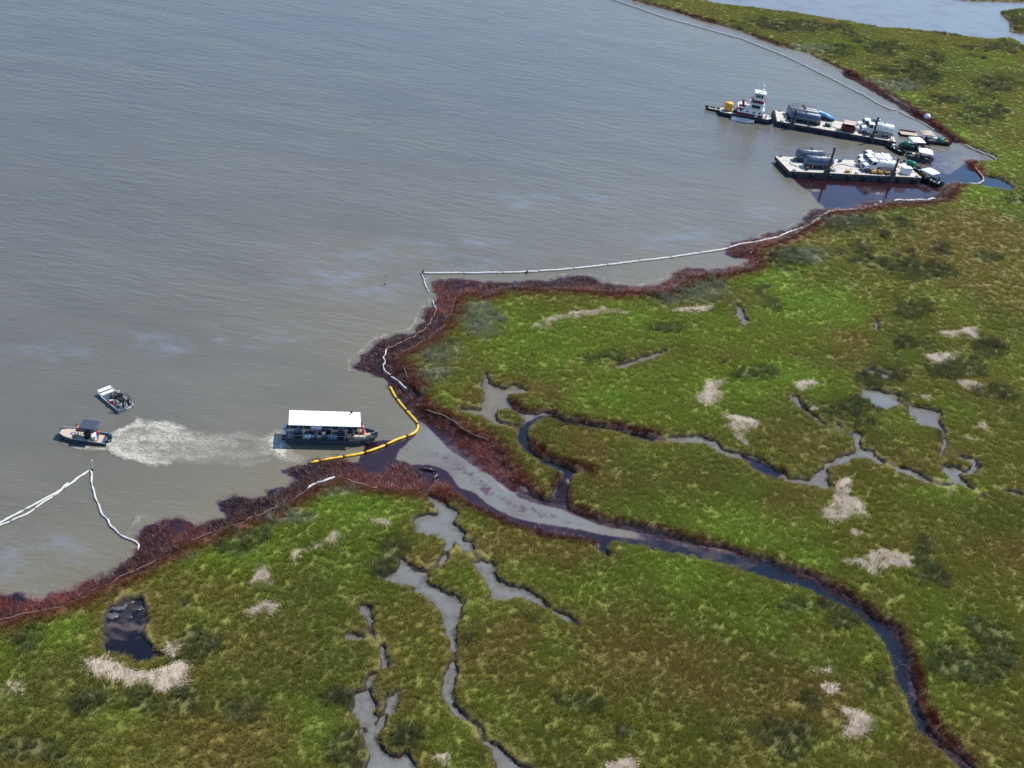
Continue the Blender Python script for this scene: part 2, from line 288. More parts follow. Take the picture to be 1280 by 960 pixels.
STRAW = [
 ([(102,825),(120,824),(135,826),(150,832),(162,840),(185,841),(205,837),(220,830),(232,830),(239,842),(236,855),(220,865),(200,866),(190,859),(172,855),(160,860),(150,851),(120,850),(107,837)],'long pale mat of dead reeds lying below the dark oiled pool'),
 ([(209,805),(221,807),(219,822),(210,817)],'small pale reed mat at the right-hand corner of the oiled pool'),
 ([(1,855),(15,854),(27,855),(29,867),(20,871),(10,861)],'small hook-shaped pale reed mat at the far left edge'),
 ([(312,732),(321,718),(325,705),(331,710),(341,725),(341,731),(325,731)],'triangular pale reed mat in the green marsh left of centre'),
 ([(305,765),(325,760),(330,751),(347,757),(347,767),(337,770),(327,765),(315,772)],'lumpy pale reed mat just below the triangular one'),
 ([(362,700),(370,690),(382,688),(395,682),(412,675),(422,664),(427,667),(420,684),(407,682),(395,688),(380,691),(375,702),(369,707)],'stretched diagonal pale reed mat above the triangular one'),
 ([(460,648),(475,650),(487,653),(484,659),(470,655)],'thin pale reed mat left of the branching grey creek'),
 ([(660,411),(670,405),(680,408),(682,400),(695,396),(705,395),(712,392),(727,389),(740,390),(748,386),(757,384),(758,388),(770,388),(787,391),(783,394),(765,391),(745,394),(727,396),(705,399),(690,404),(683,411)],'long thin crooked line of pale reeds near the northern shore'),
 ([(835,389),(850,386),(875,385),(892,382),(890,387),(875,391),(860,391)],'thin pale reed streak beneath the grey scrub by the shore'),
 ([(882,477),(895,478),(910,472),(905,480),(895,487),(905,495),(898,500),(890,509),(880,508),(867,497),(878,492)],'ragged upright pale reed mat, uppermost of the pair in mid marsh'),
 ([(900,517),(917,520),(930,523),(950,527),(946,535),(930,540),(925,545),(935,552),(932,559),(920,548),(907,535),(915,528)],'ragged pale reed mat just below right of the upright one'),
 ([(1047,600),(1060,597),(1067,610),(1060,620),(1080,630),(1085,647),(1065,650),(1042,655),(1022,642),(1040,630)],'large fan-shaped pale reed mat below the right-hand ponds'),
 ([(1052,703),(1070,700),(1080,697),(1101,687),(1118,693),(1140,696),(1137,714),(1110,712),(1087,719),(1066,708)],'broad pale reed mat above the bend of the dark canal'),
 ([(1052,885),(1066,887),(1093,900),(1087,912),(1070,926),(1055,919),(1063,903)],'spiky pale reed mat inside the bend of the dark canal'),
 ([(1024,857),(1047,855),(1043,869),(1034,868)],'small pale reed mat above the spiky mat inside the canal bend'),
 ([(1013,840),(1040,836),(1036,844)],'faint flat pale reed wisp at the top of the canal bend group'),
 ([(1152,442),(1165,444),(1180,443),(1200,441),(1192,450),(1172,460),(1160,450)],'pale reed mat above the paired ponds at the right'),
 ([(1167,416),(1190,416),(1211,409),(1227,412),(1217,426),(1200,421),(1183,423)],'wide ragged pale reed mat, topmost on the right side'),
 ([(1195,477),(1210,476),(1227,481),(1218,487),(1205,487)],'pale reed mat between dark rushes and the right-hand pond'),
 ([(1151,494),(1165,495),(1162,501),(1153,500)],'little pale reed tuft mat at the tip of the right-hand pond'),
 ([(1220,530),(1230,528),(1234,535),(1224,537)],'little pale reed mat on bright grass right of the ponds'),
 ([(1202,547),(1216,549),(1230,555),(1215,555),(1206,553)],'narrow pale reed mat below right of the ponds'),
 ([(992,482),(1005,476),(1017,477),(1023,483),(1008,487),(998,490)],'pale reed mat above the tiny sliver pond'),
 ([(1010,507),(1020,511),(1030,507),(1026,512),(1014,513)],'curved pale reed wisp beside the tiny sliver pond'),
 ([(545,945),(560,942),(557,957),(549,956)],'small pale reed mat at the bottom edge beside the winding creek'),
 ([(757,957),(775,951),(790,947),(797,964),(760,967)],'pale reed mat cut by the bottom edge right of the creek'),
 ([(1059,662),(1070,665),(1080,670),(1070,671)],'short pale reed wisp under the fan-shaped mat')]
DARK = [(1215,790,34,24),(1235,835,34,28),(1190,825,22,26),(1160,725,24,12),(1120,330,45,11),(1170,344,32,9),(1075,312,14,8),(1170,319,16,8),(1235,325,12,5),(1145,392,26,13),(1128,437,22,14),(1200,462,36,12),(1240,437,22,14),(1255,488,26,12),(1050,284,55,12),(950,365,20,16),(980,325,22,16),(942,468,22,9),(1095,500,44,9),(1090,477,24,9),(1050,512,30,14),(1080,532,16,9),(1175,550,12,14),(28,800,30,24),(35,775,30,10),(210,745,24,24),(240,815,20,18),(172,878,22,14),(290,885,34,30),(30,945,44,22),(300,678,30,16),(475,715,20,12),(490,690,14,14),(585,805,14,9),(500,925,28,24),(428,872,22,9),(437,945,26,22),(470,895,10,30),(727,887,20,14),(780,918,14,10),(985,925,26,20),(1010,880,12,10),(1090,860,12,10),(1050,785,26,14),(1000,762,40,10),(210,600,1,1),(1150,700,12,20),(350,640,1,1),(860,540,1,1),(760,450,20,8),(840,412,20,8),(430,880,20,10),(250,890,30,20),(120,880,26,16),(880,40,30,6),(1000,36,60,7),(1080,62,60,7),(1140,90,40,8),(1240,60,30,8),(1245,110,30,10),(1160,75,20,6),(1270,30,20,14),(1200,40,30,5),(1270,250,14,10),(1160,100,26,7),(1235,145,26,9),(1190,130,24,7),(1250,180,1,1),(870,355,30,14),(810,372,30,5)]
GREYG = [(600,400,22,26),(545,445,34,16),(530,470,26,14),(520,490,16,8),(870,368,40,14),(350,650,40,10),(230,700,16,9),(420,615,36,8),(640,366,16,4),(1040,275,60,9),(1100,110,50,9),(1000,62,40,5),(1010,320,34,10)]
BRIGHT = [(620,395,60,26),(660,440,70,30),(780,400,90,24),(395,915,46,30),(1230,205,50,24),(1190,175,30,12),(450,640,70,22),(300,690,60,20),(270,780,46,22),(60,790,30,14),(980,480,80,24),(900,420,60,24),(1000,380,70,24),(1200,240,60,16),(1150,520,50,16),(1050,640,30,10),(1180,615,40,14),(940,660,60,20),(1020,700,30,12),(870,700,50,26),(720,490,60,20),(560,480,30,30),(1100,20,1,1),(1050,60,30,8),(1240,80,40,10),(150,900,40,20),(960,345,50,18),(1080,130,50,12),(790,690,10,4)]
BROWN = [(930,840,70,46),(640,800,50,30),(660,490,60,12),(600,500,30,18),(520,700,30,18),(530,770,40,24),(1190,290,60,30),(1250,320,50,40),(1000,630,60,30),(760,620,60,20),(850,610,70,26),(1140,590,50,20),(1120,690,60,20),(1220,700,60,30),(960,590,40,16),(640,600,40,24),(620,535,30,12),(720,560,50,22),(1060,430,40,24),(1150,470,30,12),(700,700,60,20),(800,800,60,40),(1180,940,60,30),(1000,880,50,40),(1000,560,60,20),(300,930,60,40),(640,690,40,30),(120,760,30,10),(1000,300,40,12)]

# ------------------------------------------------------------------ ground and water grids (finer towards the camera, out to the horizon)
def row_limits(y):
    a = P(-70, 0); b = P(-70, 1010); c = P(1350, 0); d = P(1350, 1010)
    xl = a.x+(y-a.y)*(b.x-a.x)/(b.y-a.y); xr = c.x+(y-c.y)*(d.x-c.x)/(d.y-c.y); return xl, xr
corners = [P(0, 0), P(1280, 0), P(0, 960), P(1280, 960)]
ymin = min(c.y for c in corners)-6; ymax = max(P(-60, -20).y, P(1340, -20).y)+10
print('corners', [tuple(round(x) for x in c[:2]) for c in corners], ymin, ymax)
ys = [ymin]
while ys[-1] < ymax: ys.append(ys[-1]+0.09+ys[-1]*0.0030)
NI = 620
fy = [-3000, -800, -200, -20, ymin-30, ymin-8]+ys+[ymax+15, ymax+60, ymax+200, ymax+700, ymax+2500, 9000]
fs = np.linspace(0, 1, NI)
GX, GY = [], []
for y in fy:
    yy = min(max(y, ymin), ymax); xl, xr = row_limits(yy)
    x = xl+(xr-xl)*fs
    x = np.concatenate([[-9000, -3000, -900, -350], x-0, [xr+80, xr+400, 2500, 9000]])
    x = np.sort(x); GX.append(x); GY.append(np.full(x.shape, y))
GX = np.array(GX); GY = np.array(GY); NR, NC = GX.shape
print('grid', NR, NC)
sw = poly_sd(GX, GY, BAY, 8.0)
for p in WATER: sw = np.minimum(sw, poly_sd(GX, GY, PP(p), 8.0))
for p in ISLANDS: sw = np.maximum(sw, -poly_sd(GX, GY, PP(p), 8.0))
for p, wd in STREAMS: sw = np.minimum(sw, line_sd(GX, GY, PP(p), wd, 8.0))
n1 = fbm(GX, GY, 2.2, 3, 1); n2 = fbm(GX, GY, 0.9, 2, 5)
swn = sw+(n1-0.5)*1.3+(n2-0.5)*0.8+0.9*smooth(0.68, 0.82, fbm(GX, GY, 3.4, 2, 7))*(sw > -3)*(poly_sd(GX, GY, BAY, 8.0) > 0.5)
sr = np.full(GX.shape, 8.0)
for p in REEDS: sr = np.minimum(sr, poly_sd(GX, GY, PP(p), 8.0))
se = np.full(GX.shape, 8.0)
for p in OILED_EDGE: se = np.minimum(se, line_sd(GX, GY, PP(p), 0.0, 8.0))
se_r = np.full(GX.shape, 8.0)
for p in OILED_EDGE[:3]: se_r = np.minimum(se_r, line_sd(GX, GY, PP(p), 0.0, 8.0))
ss = np.full(GX.shape, 8.0)
for p, _ in STRAW: ss = np.minimum(ss, poly_sd(GX, GY, PP(p), 8.0))
def blobs(lst, seed, sharp=0.35, wb=1.5):
    out = np.zeros(GX.shape)
    wob = (fbm(GX, GY, 5, 3, seed)-0.5)*wb
    for (u, v, ru, rv) in lst:
        if ru < 2: continue
        c = P(u, v); ex = P(u+ru, v)-c; ey = P(u, v+rv)-c
        A = np.linalg.inv(np.array([[ex.x, ey.x], [ex.y, ey.y]]))
        R = max(ex.length, ey.length)*2
        bb = (abs(GX-c.x) < R) & (abs(GY-c.y) < R)
        x = GX[bb]-c.x; y = GY[bb]-c.y
        d = np.hypot(A[0, 0]*x+A[0, 1]*y, A[1, 0]*x+A[1, 1]*y)+wob[bb]
        out[bb] = np.maximum(out[bb], 1-smooth(1-sharp, 1+sharp, d))
    return out
K_dark = blobs(DARK, 21, 0.3, 3.2); K_grey = blobs(GREYG, 25, 0.5); K_bri = blobs(BRIGHT, 31, 0.8); K_bro = blobs(BROWN, 41, 0.8)

# tint of the marsh vegetation, from its kinds (fresh cordgrass, dry cordgrass, rush, oiled stems)
def C(*a): return np.array(rgb(*a)[:3])
nA = fbm(GX, GY, 26, 4, 51); nB = fbm(GX, GY, 9, 4, 61); nC = fbm(GX, GY, 2.6, 3, 71); nD = fbm(GX, GY, 11, 3, 81); nA2 = fbm(GX, GY, 18, 4, 83)
def mixc(a, b, t): return a*(1-t[..., None])+b*t[..., None]
OL = C(134, 134, 54); BR = C(138, 160, 58); BN = C(142, 126, 64); DK = C(94, 100, 62); GR = C(142, 146, 112); TANC = C(176, 158, 108); DG = C(116, 122, 52)
tint = np.ones(GX.shape+(1,))*OL
tint = mixc(tint, DG, smooth(0.38, 0.66, nA2)*0.75)
tint = mixc(tint, BR, np.clip(smooth(0.52, 0.72, nA)*0.5+K_bri*(0.5+0.5*smooth(0.3, 0.65, nB)), 0, 1))
tint = mixc(tint, BN, np.clip(smooth(0.5, 0.72, nD)*0.42+K_bro*(0.35+0.35*smooth(0.35, 0.65, nD)), 0, 0.9))
tint = mixc(tint, TANC, smooth(0.55, 0.8, nC)*0.10)
tint = mixc(tint, DG*0.75, smooth(0.58, 0.74, 1-nC)*0.12)
tint = mixc(tint, BN, (1-smooth(0.2, 2.6, swn))*0.55)
tint = mixc(tint, GR, K_grey*0.85)
tint = mixc(tint, DK, K_dark*0.6)
strawy = (1-smooth(-0.2, 0.9, ss+(n1-0.5)*1.5))
MAR = C(92, 42, 30); MAR2 = C(120, 70, 50)
tint = mixc(tint, MAR*0.85, 1-smooth(0.5, 1.9, se+(n1-0.5)*1.6))
tint = mixc(tint, MAR2, 1-smooth(0.3, 3.4, sr+(n1-0.5)*1.5))

# ground height
und = fbm(GX, GY, 11, 2, 91)
dshore = -poly_sd(GX[::3, ::3], GY[::3, ::3], BAY, 200.0)
ri = np.minimum(np.arange(NR)//3, dshore.shape[0]-1); ci = np.minimum(np.arange(NC)//3, dshore.shape[1]-1)
deep = 1-np.exp(-np.clip(dshore[np.ix_(ri, ci)], 0, 300)/45.0)
H = -0.75+1.22*smooth(-0.45, 0.35, swn)+0.22*(und-0.5)*smooth(0, 2, sw)+0.22*K_dark*0+0.05*(n2-0.5)
far = (np.abs(GX) > 800) | (GY > 900) | (GY < -100)
H[far & (sw > 0)] = 0.35; H[far & (sw <= 0)] = -0.75

def grid_mesh(name, Z, mask, attrs, m):
    idx = np.full(GX.shape, -1, np.int64)
    q = mask
    need = np.zeros(GX.shape, bool)
    need[:-1, :-1] |= q; need[1:, :-1] |= q; need[:-1, 1:] |= q; need[1:, 1:] |= q
    idx[need] = np.arange(need.sum())
    V = np.stack([GX[need], GY[need], Z[need]], 1).astype(np.float32)
    a = idx[:-1, :-1][q]; b = idx[:-1, 1:][q]; c = idx[1:, 1:][q]; d = idx[1:, :-1][q]
    Fc = np.stack([a, b, c, d], 1).astype(np.int32)
    me = bpy.data.meshes.new(name); me.vertices.add(len(V)); me.vertices.foreach_set('co', V.ravel())
    me.loops.add(Fc.size); me.loops.foreach_set('vertex_index', Fc.ravel())
    me.polygons.add(len(Fc)); me.polygons.foreach_set('loop_start', np.arange(0, Fc.size, 4, dtype=np.int32)); me.polygons.foreach_set('loop_total', np.full(len(Fc), 4, np.int32))
    me.polygons.foreach_set('use_smooth', np.ones(len(Fc), bool))
    me.update(calc_edges=True)
    for k, A in attrs.items():
        if A.ndim == 3:
            at = me.attributes.new(k, 'FLOAT_COLOR', 'POINT'); dd = np.ones((len(V), 4), np.float32); dd[:, :3] = A[need]; at.data.foreach_set('color', dd.ravel())
        else:
            at = me.attributes.new(k, 'FLOAT', 'POINT'); at.data.foreach_set('value', A[need].astype(np.float32))
    me.materials.append(m); o = bpy.data.objects.new(name, me); COL.objects.link(o); return o
def cellmax(A): return np.maximum(np.maximum(A[:-1, :-1], A[1:, :-1]), np.maximum(A[:-1, 1:], A[1:, 1:]))
def cellmin(A): return -cellmax(-A)
def cellavg(A): return (A[:-1, :-1]+A[1:, :-1]+A[:-1, 1:]+A[1:, 1:])/4

# --- ground material
def N(t, ty, **kw):
    n = t.nodes.new(ty)
    for k, v in kw.items(): n.inputs[k].default_value = v
    return n
mg = bpy.data.materials.new('marsh_ground'); mg.use_nodes = True; t = mg.node_tree; b = t.nodes['Principled BSDF']; L = t.links.new
at = N(t, 'ShaderNodeAttribute'); at.attribute_name = 'tint'
mu = N(t, 'ShaderNodeAttribute'); mu.attribute_name = 'mud'
geo = N(t, 'ShaderNodeNewGeometry'); nz = N(t, 'ShaderNodeTexNoise', Scale=1.7, Detail=9.0, Roughness=0.75); L(geo.outputs['Position'], nz.inputs['Vector'])
mr = N(t, 'ShaderNodeMapRange'); mr.inputs[1].default_value = 0.3; mr.inputs[2].default_value = 0.7; mr.inputs[3].default_value = 0.35; mr.inputs[4].default_value = 1.0; L(nz.outputs['Fac'], mr.inputs[0])
mv = N(t, 'ShaderNodeVectorMath'); mv.operation = 'SCALE'; L(at.outputs['Color'], mv.inputs[0]); L(mr.outputs[0], mv.inputs['Scale'])
mx = N(t, 'ShaderNodeMix'); mx.data_type = 'RGBA'; mx.inputs[7].default_value = (0.030, 0.022, 0.016, 1); L(mu.outputs['Fac'], mx.inputs[0]); L(mv.outputs[0], mx.inputs[6])
L(mx.outputs[2], b.inputs['Base Color']); b.inputs['Roughness'].default_value = 0.85
bp = N(t, 'ShaderNodeBump', Strength=0.8, Distance=0.15); L(nz.outputs['Fac'], bp.inputs['Height']); L(bp.outputs[0], b.inputs['Normal'])
mud = 1-smooth(0.15, 0.75, swn)
land_q = cellmax(H) > -0.45
ground = tag(grid_mesh('marsh_ground', H, land_q, {'tint': tint, 'mud': mud}, mg), kind='structure')

# ------------------------------------------------------------------ water
OIL_POLYS = [ # (outline px, strength, feather m)
 ([(985,218),(1000,232),(1012,240),(1022,252),(1033,262),(1046,268),(1120,262),(1190,256),(1200,232),(1230,236),(1272,244),(1275,232),(1235,214),(1215,198),(1195,212),(1185,218),(1176,214),(1160,214)],1.0,1.2),
 ([(1120,205),(1140,180),(1180,182),(1215,184),(1250,196),(1250,206),(1212,200),(1205,210),(1225,218),(1225,235),(1185,240),(1150,240)],0.50,8.0),
 ([(448,575),(458,553),(480,550),(505,549),(522,541),(512,552),(500,562),(494,573),(503,580),(520,581),(537,581),(551,585),(560,590),(575,610),(592,615),(610,630),(640,646),(672,654),(705,659),(735,664),(752,668),(800,674),(870,700),(700,672),(640,660),(560,632),(520,605),(460,612),(440,600)],1.0,0.5),
 ([(520,519),(560,560),(585,578),(607,590),(630,608),(650,622),(672,630),(700,636),(722,646),(750,657),(800,666),(870,684),(870,720),(880,660),(800,640),(722,620),(707,600),(745,590),(710,580),(672,568),(664,555),(662,540),(672,528),(700,530),(760,542),(822,555),(822,548),(760,530),(700,518),(672,520),(655,530),(640,540),(640,556),(650,572),(690,588),(700,600),(690,625),(650,610),(600,560),(540,520)],1.0,0.6),
 ([(800,666),(870,682),(960,697),(1031,727),(1123,785),(1135,810),(1145,868),(1169,920),(1262,1000),(1180,1000),(1112,890),(1098,820),(1050,785),(985,750),(905,725),(850,710),(800,700)],1.0,2.0),
 ([(150,735),(195,730),(215,830),(120,835),(120,760)],1.0,0.6),
 ([(750,672),(765,672),(765,700),(745,700)],1.0,0.5),
 ([(540,550),(575,572),(620,605),(650,625),(690,638),(735,652),(745,664),(700,658),(650,645),(605,625),(575,600),(540,570)],0.405,1.5),
 ([(925,565),(985,590),(970,602),(925,580)],0.8,0.8)]
oil = np.zeros(GX.shape)
for pl, st, fe in OIL_POLYS:
    d = poly_sd(GX, GY, PP(pl), 10.0); oil = np.maximum(oil, st*(1-smooth(-fe, fe, d)))
fringe = 1-smooth(-0.6, 1.1, sr+(n1-0.5)*2.4)
oil = np.maximum(oil, fringe*0.95)
emu = np.zeros(GX.shape)      # brown emulsion streaks that drift on the oil
for p, wd, st in [([(690,640),(740,654),(800,668),(870,686),(930,698)],1.8,0.35),([(150,786),(162,787),(172,786)],1.2,0.8),([(172,756),(174,750)],1.2,0.35),([(560,560),(600,592),(640,618),(690,650)],1.4,0.6)]:
    emu = np.maximum(emu, st*(1-smooth(-0.5, 1.2, line_sd(GX, GY, PP(p), wd, 6))))
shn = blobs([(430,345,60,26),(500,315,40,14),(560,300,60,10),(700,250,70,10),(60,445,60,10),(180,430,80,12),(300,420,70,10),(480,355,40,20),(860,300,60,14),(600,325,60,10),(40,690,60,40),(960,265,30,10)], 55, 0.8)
clear = np.zeros(GX.shape)
for p in WATER: clear = np.maximum(clear, 1-smooth(-0.2, 1.0, poly_sd(GX, GY, PP(p), 6)))
for p, wd in STREAMS[:]: clear = np.maximum(clear, 1-smooth(0, 1.2, line_sd(GX, GY, PP(p), wd, 6)))
clear = np.maximum(clear, 1-smooth(-2, 2, poly_sd(GX, GY, PP([(532,520),(560,545),(650,610),(760,645),(760,680),(640,660),(560,615),(520,590),(512,560)]), 6)+(n1-0.5)*3))
clear = np.maximum(clear, 1-smooth(-0.2, 1.0, poly_sd(GX, GY, PP(CANAL_N[20:40]), 6)))
foam = np.zeros(GX.shape)
for pl, st, fe in [([(134,552),(150,536),(175,530),(215,531),(245,538),(300,545),(335,548),(350,560),(330,582),(290,588),(250,582),(215,580),(185,577),(155,568)],0.46,2.2),
                   ([(132,554),(148,538),(170,531),(200,532),(190,538),(165,541),(145,550),(142,556),(150,566),(170,573),(200,577),(185,579),(160,571),(140,562)],0.5,1.0),
                   ([(142,548),(190,542),(240,546),(290,552),(290,566),(230,565),(170,562)],0.50,2.4),
                   ([(330,548),(345,538),(362,540),(364,566),(385,572),(372,580),(350,574),(338,566)],0.98,1.4),
                   ([(345,585),(375,578),(410,572),(400,580),(370,586),(350,590)],0.72,1.4),
                   ([(480,518),(510,522),(515,532),(490,540),(478,530)],0.5,2.6),
                   ([(440,562),(470,562),(480,570),(455,575)],0.35,1.0),
                   ([(70,553),(100,557),(132,559),(132,563),(98,562)],0.75,0.35),
                   ([(250,520),(330,515),(330,530),(250,535)],0.34,2.0)]:
    d = poly_sd(GX, GY, PP(pl), 10.0); foam = np.maximum(foam, st*(1-smooth(-fe, fe, d)))
for ln_, wd, st, fe in [([(136,552),(146,541),(158,534),(172,530),(190,530),(205,533),(222,536)],0.9,1.25,0.8),([(138,556),(145,562),(158,568),(172,573),(190,577),(205,578)],0.6,1.2,0.7),
      ([(136,554),(165,549),(195,546),(240,548),(290,553)],1.0,1.15,1.2),([(140,556),(175,560),(215,561),(260,562)],0.8,1.05,1.1),([(150,545),(180,539),(215,540),(250,543)],0.5,1.0,0.9),([(160,566),(190,569),(230,571),(262,570)],0.5,1.0,0.9),
      ([(250,558),(290,570),(330,566)],0.6,0.9,1.2),([(262,545),(300,545),(335,550)],0.5,0.85,1.0),([(280,578),(310,580),(335,574)],0.4,0.8,1.0)]:
    d = line_sd(GX, GY, PP(ln_), wd, 6.0)+(n1-0.5)*1.6+(n2-0.5)*0.8; foam = np.maximum(foam, 0.70*st*(1-smooth(0, fe, d)))
wk = P(134, 553); dk = np.hypot(GX-wk.x, GY-wk.y); wk2 = P(352, 555); dk2 = np.hypot(GX-wk2.x, GY-wk2.y)
foam = foam*np.clip(1.0-0.50*smooth(6, 20, dk)*smooth(1.5, 4.5, dk2), 0, 1)*(0.75+0.5*fbm(GX, GY, 3.0, 3, 95))
foam = np.maximum(foam, 0.36*(1-smooth(0.0, 0.6, np.abs(sr-1.3)+(n2-0.5)*1.0))*smooth(0.45, 0.62, fbm(GX, GY, 9, 3, 93)))

ang = math.atan2(*(lambda d: (d.y, d.x))(P(300, 172)-P(0, 215)))
mw = bpy.data.materials.new('bay_water'); mw.use_nodes = True; t = mw.node_tree; b = t.nodes['Principled BSDF']; L = t.links.new
def A(name):
    n = N(t, 'ShaderNodeAttribute'); n.attribute_name = name; return n.outputs['Fac']
def math_(op, a, bb=None, c=None, clamp=False):
    n = N(t, 'ShaderNodeMath'); n.operation = op; n.use_clamp = clamp
    for i, x in enumerate((a, bb, c)):
        if x is None: continue
        if isinstance(x, (int, float)): n.inputs[i].default_value = x
        else: L(x, n.inputs[i])
    return n.outputs[0]
def mapr(x, a, bb, c=0.0, d=1.0, sm=True):
    n = N(t, 'ShaderNodeMapRange'); n.interpolation_type = 'SMOOTHSTEP' if sm else 'LINEAR'
    L(x, n.inputs[0])
    for i, v in zip((1, 2, 3, 4), (a, bb, c, d)): n.inputs[i].default_value = v
    return n.outputs[0]
def mix(f, a, bb):
    n = N(t, 'ShaderNodeMix'); n.data_type = 'RGBA'
    L(f, n.inputs[0]) if not isinstance(f, float) else setattr(n.inputs[0], 'default_value', f)
    for s, x in ((6, a), (7, bb)):
        if isinstance(x, tuple): n.inputs[s].default_value = x
        else: L(x, n.inputs[s])
    return n.outputs[2]
geo = N(t, 'ShaderNodeNewGeometry'); pos = geo.outputs['Position']
def noise(scale, detail=4.0, rough=0.6, vec=None, sx=1, sy=1, rot=0.0, dist=0.0):
    mp = N(t, 'ShaderNodeMapping'); mp.inputs['Rotation'].default_value = (0, 0, rot); mp.inputs['Scale'].default_value = (sx, sy, 1)
    mp.vector_type = 'TEXTURE' if False else 'POINT'
    L(vec or pos, mp.inputs['Vector'])
    n = N(t, 'ShaderNodeTexNoise', Scale=scale, Detail=detail, Roughness=rough, Distortion=dist); L(mp.outputs[0], n.inputs['Vector']); return n.outputs['Fac']
big = noise(0.02, 3.0); med = noise(0.12, 4.0, 0.6, sx=0.35, sy=1.0, rot=-ang)
fine = noise(1.0, 3.0, 0.6)
swl = noise(0.35, 5.0, 0.62, dist=2.2)
# base colours of the silty water
cw = mix(mapr(big, 0.35, 0.65), (0.168, 0.146, 0.094, 1), (0.128, 0.118, 0.084, 1))
plume = noise(0.035, 5.0, 0.6, sx=0.6, sy=1.3, rot=-ang-0.3, dist=1.2)
cw = mix(mapr(plume, 0.45, 0.66, 0.0, 0.55), cw, (0.18, 0.165, 0.12, 1))
cw = mix(math_('MULTIPLY', A('deep'), mapr(big, 0.2, 0.8, 1.0, 0.78)), cw, (0.088, 0.094, 0.096, 1))
cw = mix(mapr(med, 0.3, 0.7, 0.0, 0.25), cw, (0.165, 0.155, 0.115, 1))
cw = mix(A('clear'), cw, (0.165, 0.17, 0.155, 1))
shal = math_('MULTIPLY', A('shallow'), mapr(noise(0.8, 5.0, 0.65), 0.35, 0.65, 0.0, 0.75))
cw = mix(shal, cw, (0.085, 0.065, 0.048, 1))
cw = mix(math_('MULTIPLY', A('clear'), mapr(noise(0.11, 4.0, 0.6), 0.46, 0.66, 0.0, 0.8)), cw, (0.135, 0.112, 0.10, 1))
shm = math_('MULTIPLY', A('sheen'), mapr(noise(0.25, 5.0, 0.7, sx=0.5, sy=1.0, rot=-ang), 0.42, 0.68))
cw = mix(math_('MULTIPLY', shm, 0.6), cw, (0.19, 0.215, 0.26, 1))  # pale blue sheen painted into the water colour
om = math_('ADD', math_('ADD', A('oil'), math_('MULTIPLY', math_('SUBTRACT', swl, 0.5), 0.85)), math_('MULTIPLY', math_('SUBTRACT', noise(1.4, 4.0, 0.6, dist=1.5), 0.5), 0.35))
oe = mapr(om, 0.34, 0.56)
of = mapr(om, 0.5, 0.8)
mix_film = mix(A('film'), (0.0035, 0.0025, 0.003, 1), (0.024, 0.009, 0.013, 1))
coil = mix(of, (0.085, 0.045, 0.065, 1), mix_film)
strk = mapr(noise(0.55, 5.0, 0.6, sx=0.5, sy=1.2, rot=0.5, dist=3.0), 0.5, 0.72)
coil = mix(math_('MULTIPLY', strk, 0.10), coil, (0.07, 0.035, 0.04, 1))
coil = mix(math_('MULTIPLY', A('emul'), mapr(noise(0.3, 4.0, 0.6, dist=1.2), 0.35, 0.7)), coil, (0.17, 0.12, 0.10, 1))
base = mix(oe, cw, coil)
# foam
fn1 = noise(0.9, 8.0, 0.72, sx=0.55, sy=1.3, rot=-0.1, dist=2.6); fn2 = noise(3.2, 5.0, 0.7)
rz_ = noise(0.42, 6.0, 0.62, sx=0.75, sy=1.25, rot=0.1, dist=3.2); ridge = math_('SUBTRACT', 1.0, math_('ABSOLUTE', math_('SUBTRACT', math_('MULTIPLY', rz_, 2.0), 1.0)))
rz2 = noise(1.1, 5.0, 0.65, sx=0.7, sy=1.2, dist=2.5); ridge2 = math_('SUBTRACT', 1.0, math_('ABSOLUTE', math_('SUBTRACT', math_('MULTIPLY', rz2, 2.0), 1.0)))
fil = math_('ADD', math_('MULTIPLY', mapr(ridge, 0.88, 0.99), 0.75), math_('MULTIPLY', mapr(ridge2, 0.90, 0.99), 0.45), None)
fil = math_('MULTIPLY', fil, mapr(A('foam'), 0.12, 1.1, 0.0, 0.9))
fm = math_('ADD', A('foam'), math_('MULTIPLY', math_('SUBTRACT', math_('ADD', math_('MULTIPLY', fn1, 0.6), math_('MULTIPLY', fn2, 0.4)), 0.5), 1.6))
fme = math_('ADD', fil, math_('MULTIPLY', mapr(fm, 0.74, 1.2), mapr(A('foam'), 0.3, 0.7)), None, True)
silt = math_('MULTIPLY', mapr(A('foam'), 0.1, 0.7), 0.5)
base = mix(silt, base, (0.235, 0.215, 0.155, 1))
base = mix(fme, base, (0.56, 0.54, 0.46, 1))
L(base, b.inputs['Base Color'])
L(mapr(oe, 0, 1, 1.50, 1.62), b.inputs['IOR'])
rr = math_('ADD', mapr(oe, 0, 1, 0.22, 0.09), math_('MULTIPLY', fme, 0.6)); L(rr, b.inputs['Roughness'])
# waves: short wind sea with crests along `ang`, plus chop
w1 = noise(0.60, 3.0, 0.55, sx=0.30, sy=1.0, rot=-ang, dist=0.5); w2 = noise(1.7, 4.0, 0.6, sx=0.5, sy=1.0, rot=-ang+0.25); w3 = noise(0.1, 2.0, 0.5, sx=0.3, sy=1.0, rot=-ang-0.2)
hw = math_('ADD', math_('ADD', math_('MULTIPLY', w1, 1.0), math_('MULTIPLY', w2, 0.30)), math_('MULTIPLY', w3, 1.2))
calm = math_('MULTIPLY', mapr(oe, 0, 1, 1.0, 0.07), mapr(A('clear'), 0, 1, 1.0, 0.16))
calm = math_('MULTIPLY', calm, mapr(shm, 0, 1, 1.0, 0.45))
calm = math_('MULTIPLY', calm, mapr(noise(0.03, 4.0, 0.6, sx=0.35, sy=1.2, rot=-ang, dist=0.8), 0.38, 0.62, 0.55, 1.25))
hw = math_('MULTIPLY', math_('SUBTRACT', hw, 1.25), calm)
